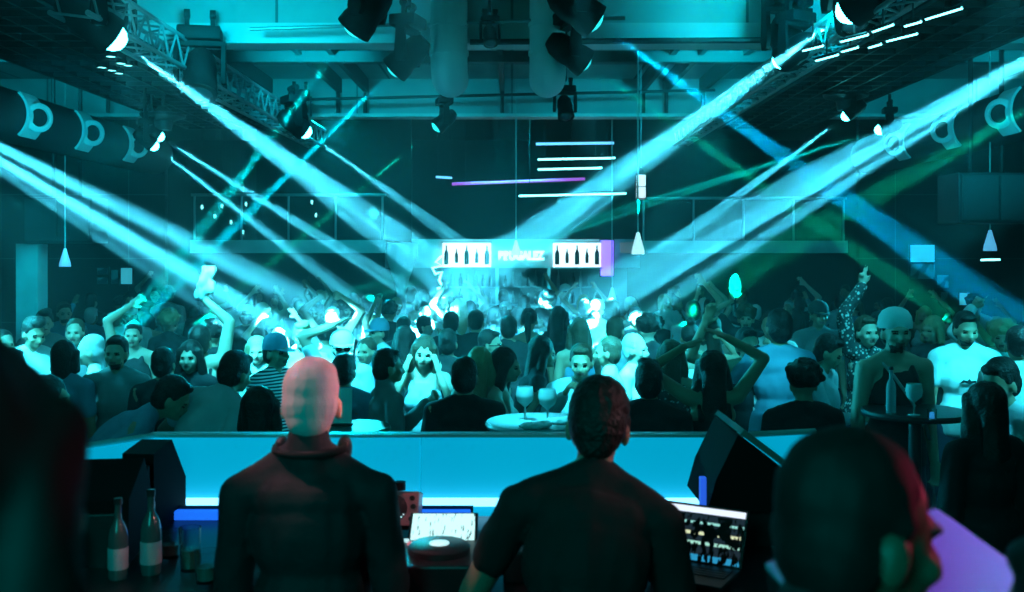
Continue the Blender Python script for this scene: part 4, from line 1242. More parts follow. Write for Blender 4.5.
TBL = mat('table_black', (.03, .03, .032), .3)
def high_table(px, py, d, r, lab):
    c = P(px, py, d)
    t = thing('bar_table', lab, 'table', (c.x, d, 0))
    MB().lathe([(0, c.z - .035), (r, c.z - .035), (r + .008, c.z - .018), (r, c.z), (0, c.z)], None, 32).build('table_top', TBL if 'dark' in lab else mat('table_pale', (.35, .42, .44), .25), t, smooth='auto')
    MB().cyl((0, 0, .03), (0, 0, c.z - .03), .04).build('pedestal', BLK, t, smooth='auto')
    MB().lathe([(0, 0), (.26, 0), (.25, .02), (.05, .04), (0, .04)], None, 28).build('foot', BLK, t, smooth='auto')
    return c
c1 = high_table(540, 421, 5.6, .30, 'pale round bar table with two goblets just beyond the cyan booth screen')
tumbler(525, 5.62, 'round gin goblet on the pale table, left one of the two together', stem=True, z=c1.z)
tumbler(547.5, 5.52, 'round gin goblet on the pale table, right one of the two together', stem=True, z=c1.z)
ctray = mat('tray_white', (.8, .85, .85), .4)
for px, d, nm in ((560, 5.5, 'white folded napkin on the right side of the pale bar table'), (536, 5.36, 'white plate with crumpled napkins at the front of the pale bar table')):
    q = P(px, 0, d)
    t = thing('napkin', nm, 'napkin', (q.x, d, c1.z))
    mb = MB().ell((0, 0, .018), (.07, .05, .018)); mb.ell((.05, .02, .02), (.04, .035, .02)); mb.ell((-.05, -.01, .016), (.045, .03, .016))
    me = remesh(mb, .006, 1); wrinkle(me, .008, 40, 2); me.materials.append(ctray)
    o = bpy.data.objects.new('cloth', me); link(o); o.parent = t
c2 = high_table(349, 426, 5.9, .24, 'dark round bar table with a white menu board behind the white-haired man')
t = thing('menu_board', 'upright white menu board on the dark table right of the white-haired head', 'menu board', (P(338, 0, 5.9).x, 5.92, c2.z))
MB().box((-.075, 0, .0), (.075, .012, .22), Matrix.Rotation(R(-8), 4, 'X')).build('sheet', ctray, t)
MB().box((-.08, -.03, 0), (.08, .04, .012)).build('holder', BLK, t)
c3 = high_table(915, 410, 6.3, .32, 'large dark round table with a goblet and a bottle at the right')
tumbler(914, 6.12, 'clear stemmed goblet alone on the large dark table at the right', stem=True, z=c3.z)
q = P(891, 0, 6.2)
t = thing('bottle', 'slim clear bottle left of the lone goblet on the large dark table', 'bottle', (q.x, 6.2, c3.z))
MB().lathe([(r * .8, z * .9) for r, z in BPROF], None, 16).build('glass', mat('bottle_clear', (.5, .7, .75), .08, trans=.5), t, smooth='auto')
MB().lathe([(0, .265), (.015, .265), (.015, .285), (0, .285)], None, 12).build('stopper', BLKP, t)
q = P(925, 0, 6.05)
t = thing('candle_glass', 'tiny blue candle glass in front of the lone goblet', 'candle', (q.x, 5.95, c3.z))
MB().lathe([(0, 0), (.025, 0), (.028, .06), (.025, .06), (.022, .006), (0, .006)], None, 16).build('glass', GLS, t, smooth='auto')
MB().lathe([(0, .007), (.015, .007), (.013, .04), (0, .045)], None, 12).build('candle', mat('candle_glow', (.2, .5, .9), emit=(.02, .2, .5), es=1), t, smooth='auto')

# ------------------------------------------------------------------ the crowd: people told apart one by one
def up(x=.24, y=-.10, z=1.95, hand='open', n=(0, -1, 0), s=(-1, 0, 0), hint=(1, .2, -.2), f=None):
    d = dict(t=(x, y, z), hint=hint, hand=hand, n=n, s=s)
    if f: d['f'] = f
    return d
CHEEK = dict(t=(.125, -.105, 1.48), hint=(.5, -.2, -1), hand='open', n=(-1, .5, 0), s=(.1, .8, .3), f=(-.25, .02, 1))
DRINK = dict(t=(.10, -.26, 1.42), hint=(.5, 0, -1), hand='hold', n=(-1, 0, 0), s=(0, -.3, 1))
FOLD = dict(t=(-.02, -.25, 1.16), hint=(1, .3, -.6), hand='relax', n=(0, 1, 0), s=(0, 0, 1))
FWD = dict(t=(.20, -.42, 1.22), hint=(.8, .2, -1), hand='relax', n=(0, 0, -1), s=(-1, 0, 0))
FIST = dict(t=(.20, -.24, 1.52), hint=(.3, -.2, -1), hand='fist', n=(-.4, 1, 0), s=(-1, 0, .3))
PHONE = dict(t=(.10, -.34, 1.55), hint=(.6, 0, -1), hand='hold', n=(-.2, 1, 0), s=(-1, 0, 0))
HEADTOP = dict(t=(.07, -.04, 1.80), hint=(1, -.1, .2), hand='open', n=(0, -.2, -1), s=(0, 1, 0), f=(-.9, 0, .4))
WAVE = dict(t=(.36, -.12, 1.78), hint=(1, .1, -.6), hand='open', n=(0, -1, 0), s=(-1, 0, 0))
USED = {}
NEAR = []          # (px, py, d) of every placed head
def person_at(px, py, d, face, label, sp, voxel=.011, scale=None):
    assert label not in USED, label
    if len(label.split()) > 16: print('LONG', label)
    USED[label] = 1
    r, J = make_person(sp, label, None, voxel)
    hc = J['H'] @ V((0, 0, .10))
    if scale is None:
        scale = max(.86, min(1.16, P(px, py, d).z / hc.z))
    place(r, J, px, py, d, face, scale)
    r.location.z = 0 if abs(r.location.z) < .28 else r.location.z
    NEAR.append((px, py, d))
    return r, J
S = dict
CROWD = [
 (389, 368, 6.7, 112, 'man seen in profile in a grey hooded jacket raising a dark fist', S(hair='short', top='jacket', topc='grey', hc='black', R=None, L=S(t=(.06, -.30, 1.36), hint=(.3, .2, -1), hand='fist', n=(-.4, 1, 0), s=(-1, 0, .3)))),
 (424, 354, 7.5, 2, 'long-haired woman facing the booth with both hands at her cheeks', S(fem=1, hair='long', hc='brown', top='tank', topc='pale', L=CHEEK, R=S(CHEEK), head=(0, 4, 6), skin=0)),
 (465, 378, 6.1, 176, 'broad man in a black shirt seen from behind, left of the goblets', S(hair='crop', top='tee', topc='black', fat=.02)),
 (481, 366, 6.9, 160, 'woman with long fair hair seen from behind beside the broad black-shirted man', S(fem=1, hair='long', hc='blond', top='tank', topc='pale', skin=0)),
 (506, 367, 6.9, 78, 'woman with long dark hair in profile bending to a drink near the goblets', S(fem=1, hair='long', hc='black', top='tank', topc='white', lean=10, R=DRINK, skin=0)),
 (581, 363, 7.0, -8, 'man facing the booth in an open pale collar right above the goblets', S(hair='short', hc='brown', top='long', topc='pale', R=DRINK, head=(0, 8, 0))),
 (543, 354, 7.7, 95, 'woman with long dark hair in a dark top bowing beside the smiling pale-collared man', S(fem=1, hair='long', top='long', topc='dark', lean=14)),
 (607, 353, 7.8, -100, 'man in a plain white shirt turned left, directly behind the dark-haired man at the desk', S(hair='crop', hc='brown', top='long', topc='white', L=FWD)),
 (636, 350, 8.0, 62, 'man with pale cropped hair in a white shirt looking right', S(hair='crop', hc='grey', top='tee', topc='white', L=DRINK, skin=0)),
 (616, 331, 9.6, 150, 'man with a bright-edged short haircut behind the two white-shirted men', S(hair='short', hc='brown', top='tee', topc='pale')),
 (649, 383, 5.9, 168, 'black silhouette of a curly-topped man between two men at the desk and lace dress', S(hair='quiff', top='tee', topc='black', hs=1.0)),
 (671, 358, 7.3, 172, 'woman with wavy fair hair in a patterned lace dress seen from behind', S(fem=1, hair='wavy', hc='brown', top='dress', topc='lace')),
 (690, 338, 8.8, 175, 'person in a white racerback top seen from behind left of the raised hands', S(fem=1, hair='bun', top='tank', topc='white', R=S(t=(.30, -.2, 1.6), hint=(1, .2, -.5), hand='relax', n=(0, -1, 0), s=(-1, 0, 0)))),
 (712, 372, 6.2, 180, 'woman with long black hair from behind crossing both hands over her head', S(fem=1, hair='long', top='tank', topc='black', L=S(HEADTOP, t=(.17, -.05, 1.76)), R=S(HEADTOP, t=(.10, -.05, 1.82)))),
 (748, 346, 7.5, 8, 'man in sunglasses and a dark jersey with a pale number', S(hair='short', top='tank', topc='dark', glasses=1, beard=1, R=WAVE)),
 (778, 329, 7.4, 188, 'broad man in a pale blue shirt seen from behind with his arm lowered', S(hair='short', top='tee', topc='blue', fat=.02, L=FWD)),
 (803, 384, 6.0, 184, 'black silhouette with bushy hair beside the man in the pale blue shirt', S(hair='curly', top='long', topc='black')),
 (829, 353, 7.4, 55, 'dark-haired man in an open pale shirt looking down to the right', S(hair='short', top='long', topc='pale', head=(10, 22, 0), R=FOLD)),
 (819, 316, 10.2, 4, 'man in a dark peaked cap standing high at the rear right', S(hair='crop', hat='fwd', hatc='dark', top='tee', topc='grey')),
 (867, 333, 8.2, 10, 'person in a glittering top raising one arm with two fingers spread', S(fem=1, hair='short', hc='brown', top='long', topc='lace', R=up(.06, -.05, 1.98, 'vee', f=(0, 0, 1)), skin=0)),
 (896, 324, 6.6, 12, 'tall man in a backward white cap and dark sleeveless top with a strap', S(hair='crop', hat='back', hatc='white', top='tank', topc='dark', beard=1, head=(-15, 0, 0), skin=0)),
 (932, 331, 9.0, -60, 'dim person right of the tall capped man, looking left', S(hair='bob', hc='blond', fem=1, top='long', topc='dark')),
 (966, 330, 7.9, -12, 'bearded man in a white T-shirt with a small dark print, arm hanging', S(hair='short', top='tee', topc='white', beard=1, head=(8, 10, 0))),
 (1003, 338, 8.3, -30, 'person with bright curly hair raising a hand at the right edge', S(fem=1, hair='curly', hc='blond', top='long', topc='white', R=S(t=(.20, -.14, 1.86), hint=(1, 0, -.6), hand='point', n=(0, -1, 0), s=(-1, 0, 0)), skin=0)),
 (1018, 346, 7.0, 165, 'man with a short haircut in a white T-shirt seen from behind at the right edge', S(hair='fade', top='tee', topc='white')),
 (1000, 384, 5.4, -62, 'young dark-haired man in a pale cyan shirt and light shorts at the right edge', S(hair='short', top='tee', topc='pale', legc='white', short=1, head=(-5, 18, 0))),
 (983, 409, 4.9, 196, 'woman with very long straight dark hair from behind in a black jacket at the right', S(fem=1, hair='long', top='jacket', topc='black')),
 (12, 369, 6.4, 182, 'dark-haired man from behind near the left edge', S(hair='short', top='tee', topc='black')),
 (34, 334, 8.4, 35, 'man with a dark mop of hair and folded arms in a dazzling white shirt', S(hair='quiff', top='long', topc='white', L=FOLD, R=FOLD, head=(20, 15, 0))),
 (4, 345, 8.5, 50, 'pale-faced person cut by the left edge of the picture', S(hair='crop', top='tee', topc='blue', skin=0)),
 (51, 400, 5.3, 95, 'woman with long black hair in profile before the white shirts at the left', S(fem=1, hair='bob', top='long', topc='black')),
 (75, 333, 9.3, 10, 'slim man lit cyan from the front between the two left-hand lights', S(hair='crop', hc='brown', top='tee', topc='pale', skin=0)),
 (90, 352, 7.7, -72, 'person with pale hair in a dazzling white top bending over a glass', S(hair='crop', hc='grey', top='long', topc='white', lean=8, R=DRINK, skin=0)),
 (66, 358, 7.3, 170, 'woman with dark bobbed hair from behind between the two dazzling white tops', S(fem=1, hair='bob', top='tee', topc='blue')),
 (116, 354, 7.4, 4, 'bearded man in a grey T-shirt facing the booth at the left', S(hair='short', top='tee', topc='grey', beard=1)),
 (172, 400, 6.0, 105, 'man bowing far forward in a pale blue T-shirt with his dark head lowest', S(hair='short', top='tee', topc='blue', lean=48, fat=.03, head=(0, 10, 0), L=S(t=(.25, -.40, .95), hint=(1, .5, 0), hand='fist', n=(0, 0, -1), s=(-1, 0, 0)))),
 (164, 365, 7.2, 178, 'dark-haired person from behind just above the bowing man', S(hair='short', top='tee', topc='dark')),
 (190, 358, 7.5, 0, 'dark-haired person with a small bright face above the second bent back', S(fem=1, hair='long', top='tee', topc='dark', skin=0)),
 (133, 336, 9.4, 12, 'dark-haired person stretching a slim cyan arm up at the left', S(hair='short', top='tank', topc='dark', R=up(.02, -.06, 1.9), skin=0)),
 (170, 323, 10.6, 170, 'person with a bright halo of curly hair at the left rear', S(fem=1, hair='curly', hc='blond', top='tee', topc='dark')),
 (200, 343, 7.7, 186, 'person holding a crumpled white cloth high above the crowd at the left', S(hair='short', top='tank', topc='dark', R=up(.02, -.08, 1.93, 'hold', f=(0, 0, 1), n=(0, -1, 0)), skin=0)),
 (236, 374, 6.2, 150, 'man stooping in a light blue T-shirt whose back fills the space beside the white-haired man', S(hair='short', top='tee', topc='pale', lean=32, side=-8, fat=.03, L=S(t=(.3, -.2, 1.0), hint=(1, .5, 0), hand='relax', n=(0, 0, -1), s=(-1, 0, 0)))),
 (260, 412, 5.0, 178, 'broad black silhouette from behind left of the white-haired head', S(hair='bob', top='jacket', topc='black')),
 (277, 353, 7.4, 58, 'person in a striped T-shirt and pale cap beside the white-haired man', S(hair='crop', hat='fwd', hatc='blue', top='tee', topc='striped')),
 (257, 352, 8.3, 10, 'woman with bright fair hair left of the striped T-shirt', S(fem=1, hair='long', hc='blond', top='tee', topc='white', skin=0)),
 (302, 337, 9.0, 4, 'dazzlingly lit fair-haired person right above the white-haired man', S(hair='quiff', hc='blond', top='tee', topc='white', skin=0)),
 (342, 348, 8.0, 14, 'person in a white cap and sunglasses with one hand on the cap', S(hair='crop', hat='fwd', hatc='white', glasses=1, top='tee', topc='pale', R=HEADTOP, skin=0)),
 (332, 319, 11.4, 0, 'person holding both arms bent above the head at the centre left', S(hair='short', top='tank', topc='dark', L=up(.13, -.06, 1.86, 'fist', f=(-.6, 0, .3)), R=up(.13, -.06, 1.86, 'fist', f=(-.6, 0, .3)), skin=0)),
 (247, 317, 12.0, 180, 'person in a brilliant white cap alone at the left rear', S(hair='crop', hat='back', hatc='white', top='tee', topc='dark')),
 (378, 333, 9.6, -50, 'person in a pale blue cap above the hooded man', S(hair='crop', hat='fwd', hatc='blue', top='tee', topc='pale')),
 (389, 313, 12.0, 170, 'dark bushy-haired head above the pale blue cap', S(hair='curly', top='tee', topc='dark')),
 (405, 341, 8.8, 176, 'dark long-haired woman from behind left of the woman with hands at her cheeks', S(fem=1, hair='long', top='tee', topc='dark')),
 (451, 324, 10.4, 182, 'very dark short-haired head behind and above the broad man in black', S(hair='short', top='long', topc='black')),
 (448, 344, 8.6, 174, 'dark man from behind directly right of the woman with hands at her cheeks', S(hair='short', top='tee', topc='dark')),
 (476, 323, 10.3, 178, 'dark round head and shoulders standing alone behind the fair-haired woman', S(hair='fade', top='tee', topc='black')),
 (491, 345, 8.5, 72, 'bearded man in glasses in profile above the fair-haired woman', S(hair='short', beard=1, glasses=1, top='tee', topc='dark')),
 (509, 329, 9.8, 172, 'dark short-haired person left of the tall dark ponytail', S(hair='crop', top='tee', topc='dark')),
 (529, 321, 10.2, 176, 'dark-haired woman with a ponytail from behind at the centre', S(fem=1, hair='ponytail', top='tank', topc='dark')),
 (424, 312, 13.0, 5, 'small bright face with dark hair in front of the bar at the left', S(hair='short', top='tee', topc='white', skin=0)),
 (443, 305, 15.0, 0, 'bald bright head far back before the bar under the left lightbox', S(hair=None, top='tee', topc='white', skin=0)),
 (397, 306, 14.6, 20, 'bright fair head far back under the white column', S(hair='crop', hc='blond', top='tee', topc='white', skin=0)),
 (559, 319, 10.8, 160, 'woman with thick long dark hair above the pale-collared man', S(fem=1, hair='wavy', top='tee', topc='dark')),
 (584, 309, 13.4, 180, 'dark round head far back beneath the right lightbox', S(hair='short', top='tee', topc='dark')),
 (597, 311, 12.8, -10, 'person in a brilliant white cap beneath the right lightbox', S(hair='crop', hat='fwd', hatc='white', top='tee', topc='pale', skin=0)),
 (632, 306, 14.4, 60, 'bright-rimmed head far back under the hanging pendant', S(hair='crop', hc='grey', top='tee', topc='white', skin=0)),
 (665, 303, 15.2, 30, 'far fair-haired head between the pendant and the wide right beam', S(hair='bob', hc='blond', fem=1, top='tee', topc='white', skin=0)),
 (711, 320, 11.0, 15, 'dim face above the crossed hands at the right', S(hair='short', top='tee', topc='dark')),
 (746, 319, 10.6, -15, 'person lifting a round white fan at the right', S(fem=1, hair='curly', hc='brown', top='tee', topc='dark', R=up(.10, -.10, 1.82, 'hold', f=(0, 0, 1)), skin=0)),
 (345, 372, 6.9, 168, 'dark person from behind by the upright white menu board', S(hair='short', top='tee', topc='blue')),
 (212, 336, 9.0, 184, 'bushy dark head right of the arm with the white cloth', S(hair='curly', top='tee', topc='dark')),
 (366, 352, 8.3, -20, 'person in a pale blue top between the white cap and the hooded man', S(fem=1, hair='ponytail', hc='brown', top='tee', topc='blue', L=DRINK)),
]
for row in CROWD:
    r, J = person_at(*row)
    if 'jersey' in row[4]:
        me = text_mesh('5', .15, .002, .004); me.materials.append(CLOTH['white'])
        o = bpy.data.objects.new('number_print', me); link(o); o.parent = r; o.location = (.02, -.139, 1.22); o.rotation_euler = (R(88), 0, 0)
    if 'small dark print' in row[4]:
        mb = MB().prism([(-.07, 0), (-.03, .012), (0, 0), (.03, .012), (.07, 0), (.04, .03), (.012, .025), (0, .04), (-.012, .025), (-.04, .03)], .004)
        o = mb.build('chest_print', CLOTH['black'], r); o.location = (0, -.142, 1.24)
    if 'strap' in row[4]:
        U = J['U']
        pts = [V((-.09, .07, 1.42)), V((-.10, -.02, 1.455)), V((-.075, -.11, 1.38)), V((0, -.142, 1.26)), V((.09, -.15, 1.12)), V((.16, -.09, 1.02))]
        MB().tube(pts, .009, 6).build('strap', CLOTH['pale'], r, smooth=True)
    if 'white cloth high' in row[4]:
        _, E_, W_, a_ = J['R']
        bpy.context.view_layer.update()
        q = r.matrix_world @ (W_ + V((0, 0, .11)))
        mb = MB().ell((0, 0, .0), (.07, .05, .09)).ell((.04, 0, .09), (.06, .04, .05)).ell((-.03, .01, -.08), (.05, .04, .06)).ell((.05, .0, -.03), (.04, .04, .05))
        me = remesh(mb, .012, 1); wrinkle(me, .03, 18, 5); me.materials.append(CLOTH['white'])
        o = bpy.data.objects.new('towel', me); link(o); o.location = q
        props(o, 'crumpled white cloth waved high in a raised hand at the left', 'cloth')
    if 'round white fan' in row[4]:
        _, E_, W_, a_ = J['R']
        bpy.context.view_layer.update()
        q = r.matrix_world @ (W_ + V((0, -.03, .12)))
        t = thing('hand_fan', 'round white fan held up by a raised hand at the right', 'fan', q, R(50))
        MB().lathe([(0, -.004), (.13, -.004), (.135, 0), (.13, .004), (0, .004)], Matrix.Rotation(R(90), 4, 'X'), 28).build('fan_disc', CLOTH['white'], t)
        MB().box((-.012, -.006, -.26), (.012, .006, -.10)).build('handle', BLKP, t)

# ------------------------------------------------------------------ the packed rows behind them: copies of a few figures
PROTO_SPECS = [
 (S(hair='short', top='tee', topc='dark'), 'short dark hair', 't_shirt', 'arms down'),
 (S(hair='fade', top='tee', topc='white', L=DRINK), 'cropped sides', 't_shirt', 'a hand raised to the chest'),
 (S(hair='quiff', top='long', topc='pale', R=FWD, L=FWD), 'swept-up hair', 'shirt', 'both forearms out'),
 (S(fem=1, hair='long', top='tank', topc='dark'), 'long dark hair', 'tank_top', 'arms down'),
 (S(fem=1, hair='wavy', hc='brown', top='tank', topc='white', R=DRINK), 'wavy brown hair', 'tank_top', 'a hand at the chest'),
 (S(fem=1, hair='bun', top='tee', topc='pale', L=CHEEK), 'a hair bun', 't_shirt', 'a hand at the cheek'),
 (S(fem=1, hair='ponytail', hc='brown', top='tee', topc='dark'), 'a ponytail', 't_shirt', 'arms down'),
 (S(hair='crop', hat='fwd', hatc='white', top='tee', topc='dark'), 'a white cap', 't_shirt', 'arms down'),
 (S(hair='crop', hat='back', hatc='dark', top='tee', topc='pale', R=FIST), 'a dark cap', 't_shirt', 'a raised fist'),
 (S(hair='short', top='tee', topc='grey', R=up(.12, -.06, 1.92), head=(0, -8, 0)), 'short dark hair', 't_shirt', 'one arm straight up'),
 (S(fem=1, hair='long', hc='blond', top='tank', topc='dark', L=up(.20, -.06, 1.86), R=up(.20, -.06, 1.86)), 'long fair hair', 'tank_top', 'both arms up'),
 (S(fem=1, hair='bob', top='dress', topc='pale', R=PHONE), 'bobbed dark hair', 'dress', 'a hand held before the face'),
 (S(hair='curly', top='long', topc='dark', lean=8), 'curly dark hair', 'shirt', 'shoulders bent forward'),
 (S(hair='short', hc='brown', beard=1, top='tee', topc='white', head=(25, 5, 0)), 'a dark beard', 't_shirt', 'head turned aside'),
 (S(hair='short', hc='grey', top='long', topc='blue', L=WAVE), 'grey hair', 'shirt', 'a waving hand'),
]
PROTOS = []
for sp_, hair_d, top_n, pose_d in PROTO_SPECS:
    r, J = make_person(sp_, 'x', None, .015)
    PROTOS.append([r, J, hair_d, top_n, pose_d, False, sp_])
CW = {'dark': 'dark', 'black': 'black', 'white': 'white', 'pale': 'pale', 'grey': 'grey', 'blue': 'blue'}
ROWS = [(17.6, 'the row at the bar'), (15.9, 'the second row from the bar'), (14.4, 'the third row from the bar'), (13.0, 'the fourth row from the bar'), (11.7, 'the fifth row from the bar'),
        (10.5, 'the sixth row from the bar'), (9.4, 'the seventh row from the bar')]
rr = random.Random(21)
spots = []
for d0, rn in ROWS:
    x = -6.2 if d0 > 12 else -6.0
    lim = min(6.2, .54 * d0)
    x = -lim
    row = []
    while x < lim:
        d = d0 + rr.uniform(-.35, .35)
        s = rr.uniform(.93, 1.07)
        row.append([x, d, s])
        x += rr.uniform(.50, .74) * (1.0 if abs(x) < 3.4 else 1.25)
    spots.append((rn, row))
ORD = ['first', 'second', 'third', 'fourth', 'fifth', 'sixth', 'seventh', 'eighth', 'ninth', 'tenth', 'eleventh', 'twelfth', 'thirteenth', 'fourteenth', 'fifteenth', 'sixteenth', 'seventeenth', 'eighteenth', 'nineteenth', 'twentieth', 'twenty-first', 'twenty-second', 'twenty-third', 'twenty-fourth', 'twenty-fifth']
NCOPY = 0
for rn, row in spots:
    k = 0
    for x, d, s in row:
        px = CX + F * x / d
        py = HY + (EYE - 1.62 * s) * F / d
        if not (-12 < px < 1036): continue
        hw = 115 / d * 1.0
        if any(abs(px - a) < hw * 1.25 and abs(py - b) < hw * 1.3 and abs(d - c) < 1.3 or (abs(px - a) < .30 * F / d and abs(d - c) < .42) for a, b, c in NEAR): continue
        # tables and their glasses stay clear
        if any(abs(x - tx) < .55 and abs(d - ty) < .6 for tx, ty in ((c1.x, c1.y), (c2.x, c2.y), (c3.x, c3.y))): continue
        if abs(x + 1.68) < .5 and abs(d - 15.2) < .6: continue
        if abs(x + 6.26) < .5 and abs(d - 13) < .6: continue
        pr = rr.choice(PROTOS)
        if not pr[5]: r = pr[0]; pr[5] = True
        else: r = copy_tree(pr[0])
        J = pr[1]; base = pr[6]
        face = rr.choice((0, 180, 180, 180, 160, 200, 90, -90, 30, -40, 15, 150, 210))
        hc = J['H'] @ V((0, 0, .10))
        rz = R(face + rr.uniform(-12, 12))
        o = Matrix.Rotation(rz, 3, 'Z') @ (hc * s)
        r.location = (x - o.x, d - o.y, 0); r.rotation_euler = (0, 0, rz); r.scale = (s, s, s)
        tc_ = rr.choice(('dark', 'dark', 'black', 'white', 'pale', 'grey', 'blue', 'white'))
        sk = SKIN[rr.choice((0, 0, 1, 1, 2))]
        for ch in r.children:
            if ch.name.split('.')[0] in ('t_shirt', 'shirt', 'tank_top', 'dress'):
                ch.material_slots[0].link = 'OBJECT'; ch.material_slots[0].material = CLOTH[tc_]
            if ch.name.split('.')[0] == 'body':
                ch.material_slots[0].link = 'OBJECT'; ch.material_slots[0].material = sk
        fc = face % 360
        fd = 'facing the booth' if fc < 50 or fc > 310 else 'seen from behind' if 130 < fc < 230 else 'looking right' if fc < 180 else 'looking left'
        garment = pr[3].replace('_', ' ').replace('t shirt', 'T-shirt')
        lab = '%s with %s, %s %s, %s, %s from left in %s' % ('person', pr[2], CW[tc_], garment, fd, ORD[k], rn)
        nw = lambda q: len(re.findall(r"[A-Za-z0-9']+", q))
        if nw(lab) > 15: lab = 'person with %s, %s %s, %s from left in %s' % (pr[2], CW[tc_], garment, ORD[k], rn)
        if nw(lab) > 15: lab = 'person with %s, %s from the left in %s' % (pr[2], ORD[k], rn)
        assert lab not in USED, lab
        USED[lab] = 1
        r['label'] = lab; r['group'] = 'people packed in front of the bar'
        NEAR.append((px, py, d)); k += 1; NCOPY += 1
for pr in PROTOS:
    if not pr[5]:
        for ch in list(pr[0].children): bpy.data.objects.remove(ch)
        bpy.data.objects.remove(pr[0])
print('crowd', len(CROWD), NCOPY)
# ------------------------------------------------------------------ people at the booth
HAIRC['silver'] = mat('hair_silver', (.66, .56, .56), .8, bump=.12, bump_s=200)
CLOTH['jacket_black'] = mat('jacket_black', (.018, .022, .025), .75, bump=.35, bump_s=12)
CLOTH['tee_brown'] = mat('tee_brown', (.030, .020, .020), .8, bump=.35, bump_s=10)
FV = .0075
def front(px, py, d, face, label, sp, scale, voxel=FV):
    USED[label] = 1
    r, J = make_person(sp, label, None, voxel)
    hz_ = (J['H'] @ V((0, 0, .10))).z
    place(r, J, px, py, d, face, scale or (P(px, py, d).z - .35) / hz_)
    return r, J
WORK = dict(t=(.20, -.44, 1.12), hint=(1, .3, -.7), hand='relax', n=(0, 0, -1), s=(-1, 0, 0))
# man with white hair
r1, J1 = front(312, 404, 2.84, 182, 'man with cropped white hair in a black jacket seen from behind at the desk',
    S(hair=None, hc='silver', top='jacket', topc='jacket_black', lean=4, fat=.004, drop=.05, hs=1.0, skin=0, head=(0, 4, 0), L=dict(t=(.22, -.32, 1.06), hint=(.15, .8, -1), hand='relax', n=(0, 0, -1), s=(-1, 0, 0)), R=dict(t=(.22, -.32, 1.06), hint=(.15, .8, -1), hand='relax', n=(0, 0, -1), s=(-1, 0, 0))), None)
# close cropped hair hugging the skull
mb = MB()
mb.ell((0, .022, .142), (.0775, .094, .086)); mb.ell((0, .040, .100), (.0765, .074, .085)); mb.ell((0, .055, .060), (.060, .052, .055)); mb.ell((0, -.02, .175), (.066, .07, .052))
mb.xf(Matrix.Scale(1.035, 4)); hm_ = remesh(mb, .006, 3); hm_.name = 'hair'; wrinkle(hm_, .0008, 60, 1)
add_child('hair', hm_, HAIRC['silver'], r1, J1['H'])
# headphones resting round his neck
Hn = J1['H']
mb = MB(); pts = [Hn @ V((math.sin(R(a)) * .098, .012 + math.cos(R(a)) * .098, -.02 - .012 * math.cos(R(a)))) for a in range(-115, 116, 23)]
mb.tube(pts, .011, 8)
hp = thing('headphones', 'black headphones resting round the neck of the white-haired man', 'headphones', (0, 0, 0))
hp.location = r1.location; hp.rotation_euler = r1.rotation_euler; hp.scale = r1.scale
mb.build('headband', CLOTH['black'], hp, smooth=True)
for p_ in (pts[0], pts[-1]): MB().ell(p_ + V((0, -.005, -.015)), (.022, .036, .040)).build('ear_cup', BLKP, hp, smooth=True)
# man in the brown t-shirt, leaning in
r2, J2 = front(598, 428, 2.78, 178, 'dark-haired man in a dark brown T-shirt leaning over the desk, seen from behind',
    S(hair=None, hc='black', top='tee', topc='tee_brown', lean=24, side=-6, drop=.04, fat=.01, hs=1.03, skin=1, head=(-4, 6, 0), L=dict(t=(.36, -.36, 1.02), hint=(.5, .8, -.6), hand='relax', n=(0, 0, -1), s=(-1, 0, 0)), R=dict(t=(.26, -.34, 1.02), hint=(.4, .9, -.6), hand='relax', n=(0, 0, -1), s=(-1, 0, 0))), None)
mb = MB()
mb.ell((0, .024, .150), (.083, .097, .088)); mb.ell((0, .045, .105), (.079, .076, .090)); mb.ell((0, -.03, .19), (.062, .06, .04)); mb.ell((0, .068, .055), (.056, .036, .05))
for sg in (1, -1): mb.cap((sg * .072, -.012, .13), (sg * .075, .004, .065), .014, .009)
mb.xf(Matrix.Scale(1.03, 4)); hm_ = remesh(mb, .006, 2); hm_.name = 'hair'; wrinkle(hm_, .003, 45, 2)
add_child('hair', hm_, HAIRC['black'], r2, J2['H'])
# foreground man at the right, profile to the right
HAIRC['black'] = mat('hair_black_smooth', (.008, .009, .009), .7)
r3, J3 = front(862, 536, 1.30, 118, 'dark out-of-focus man filling the lower right, face turned right with red rim',
    S(hair='crop', hc='black', top='jacket', topc='jacket_black', lean=14, fat=.06, hs=1.0, skin=2, head=(-12, 0, 0)), None, .007)
# foreground person at the far left
r4, J4 = front(-45, 500, .86, 160, 'blurred dark long-haired person cut off by the left edge, nearest the camera',
    S(fem=1, hair='long', hc='black', top='jacket', topc='jacket_black', R=dict(t=(.18, -.34, 1.28), hint=(.8, .3, -1), hand='hold', n=(0, 1, 0), s=(0, 0, 1))), None, .008)
r5, J5 = front(1075, 650, 1.15, 200, 'dark head peeping in at the bottom right corner below the violet lid',
    S(hair='short', hc='black', top='jacket', topc='jacket_black'), None, .010)

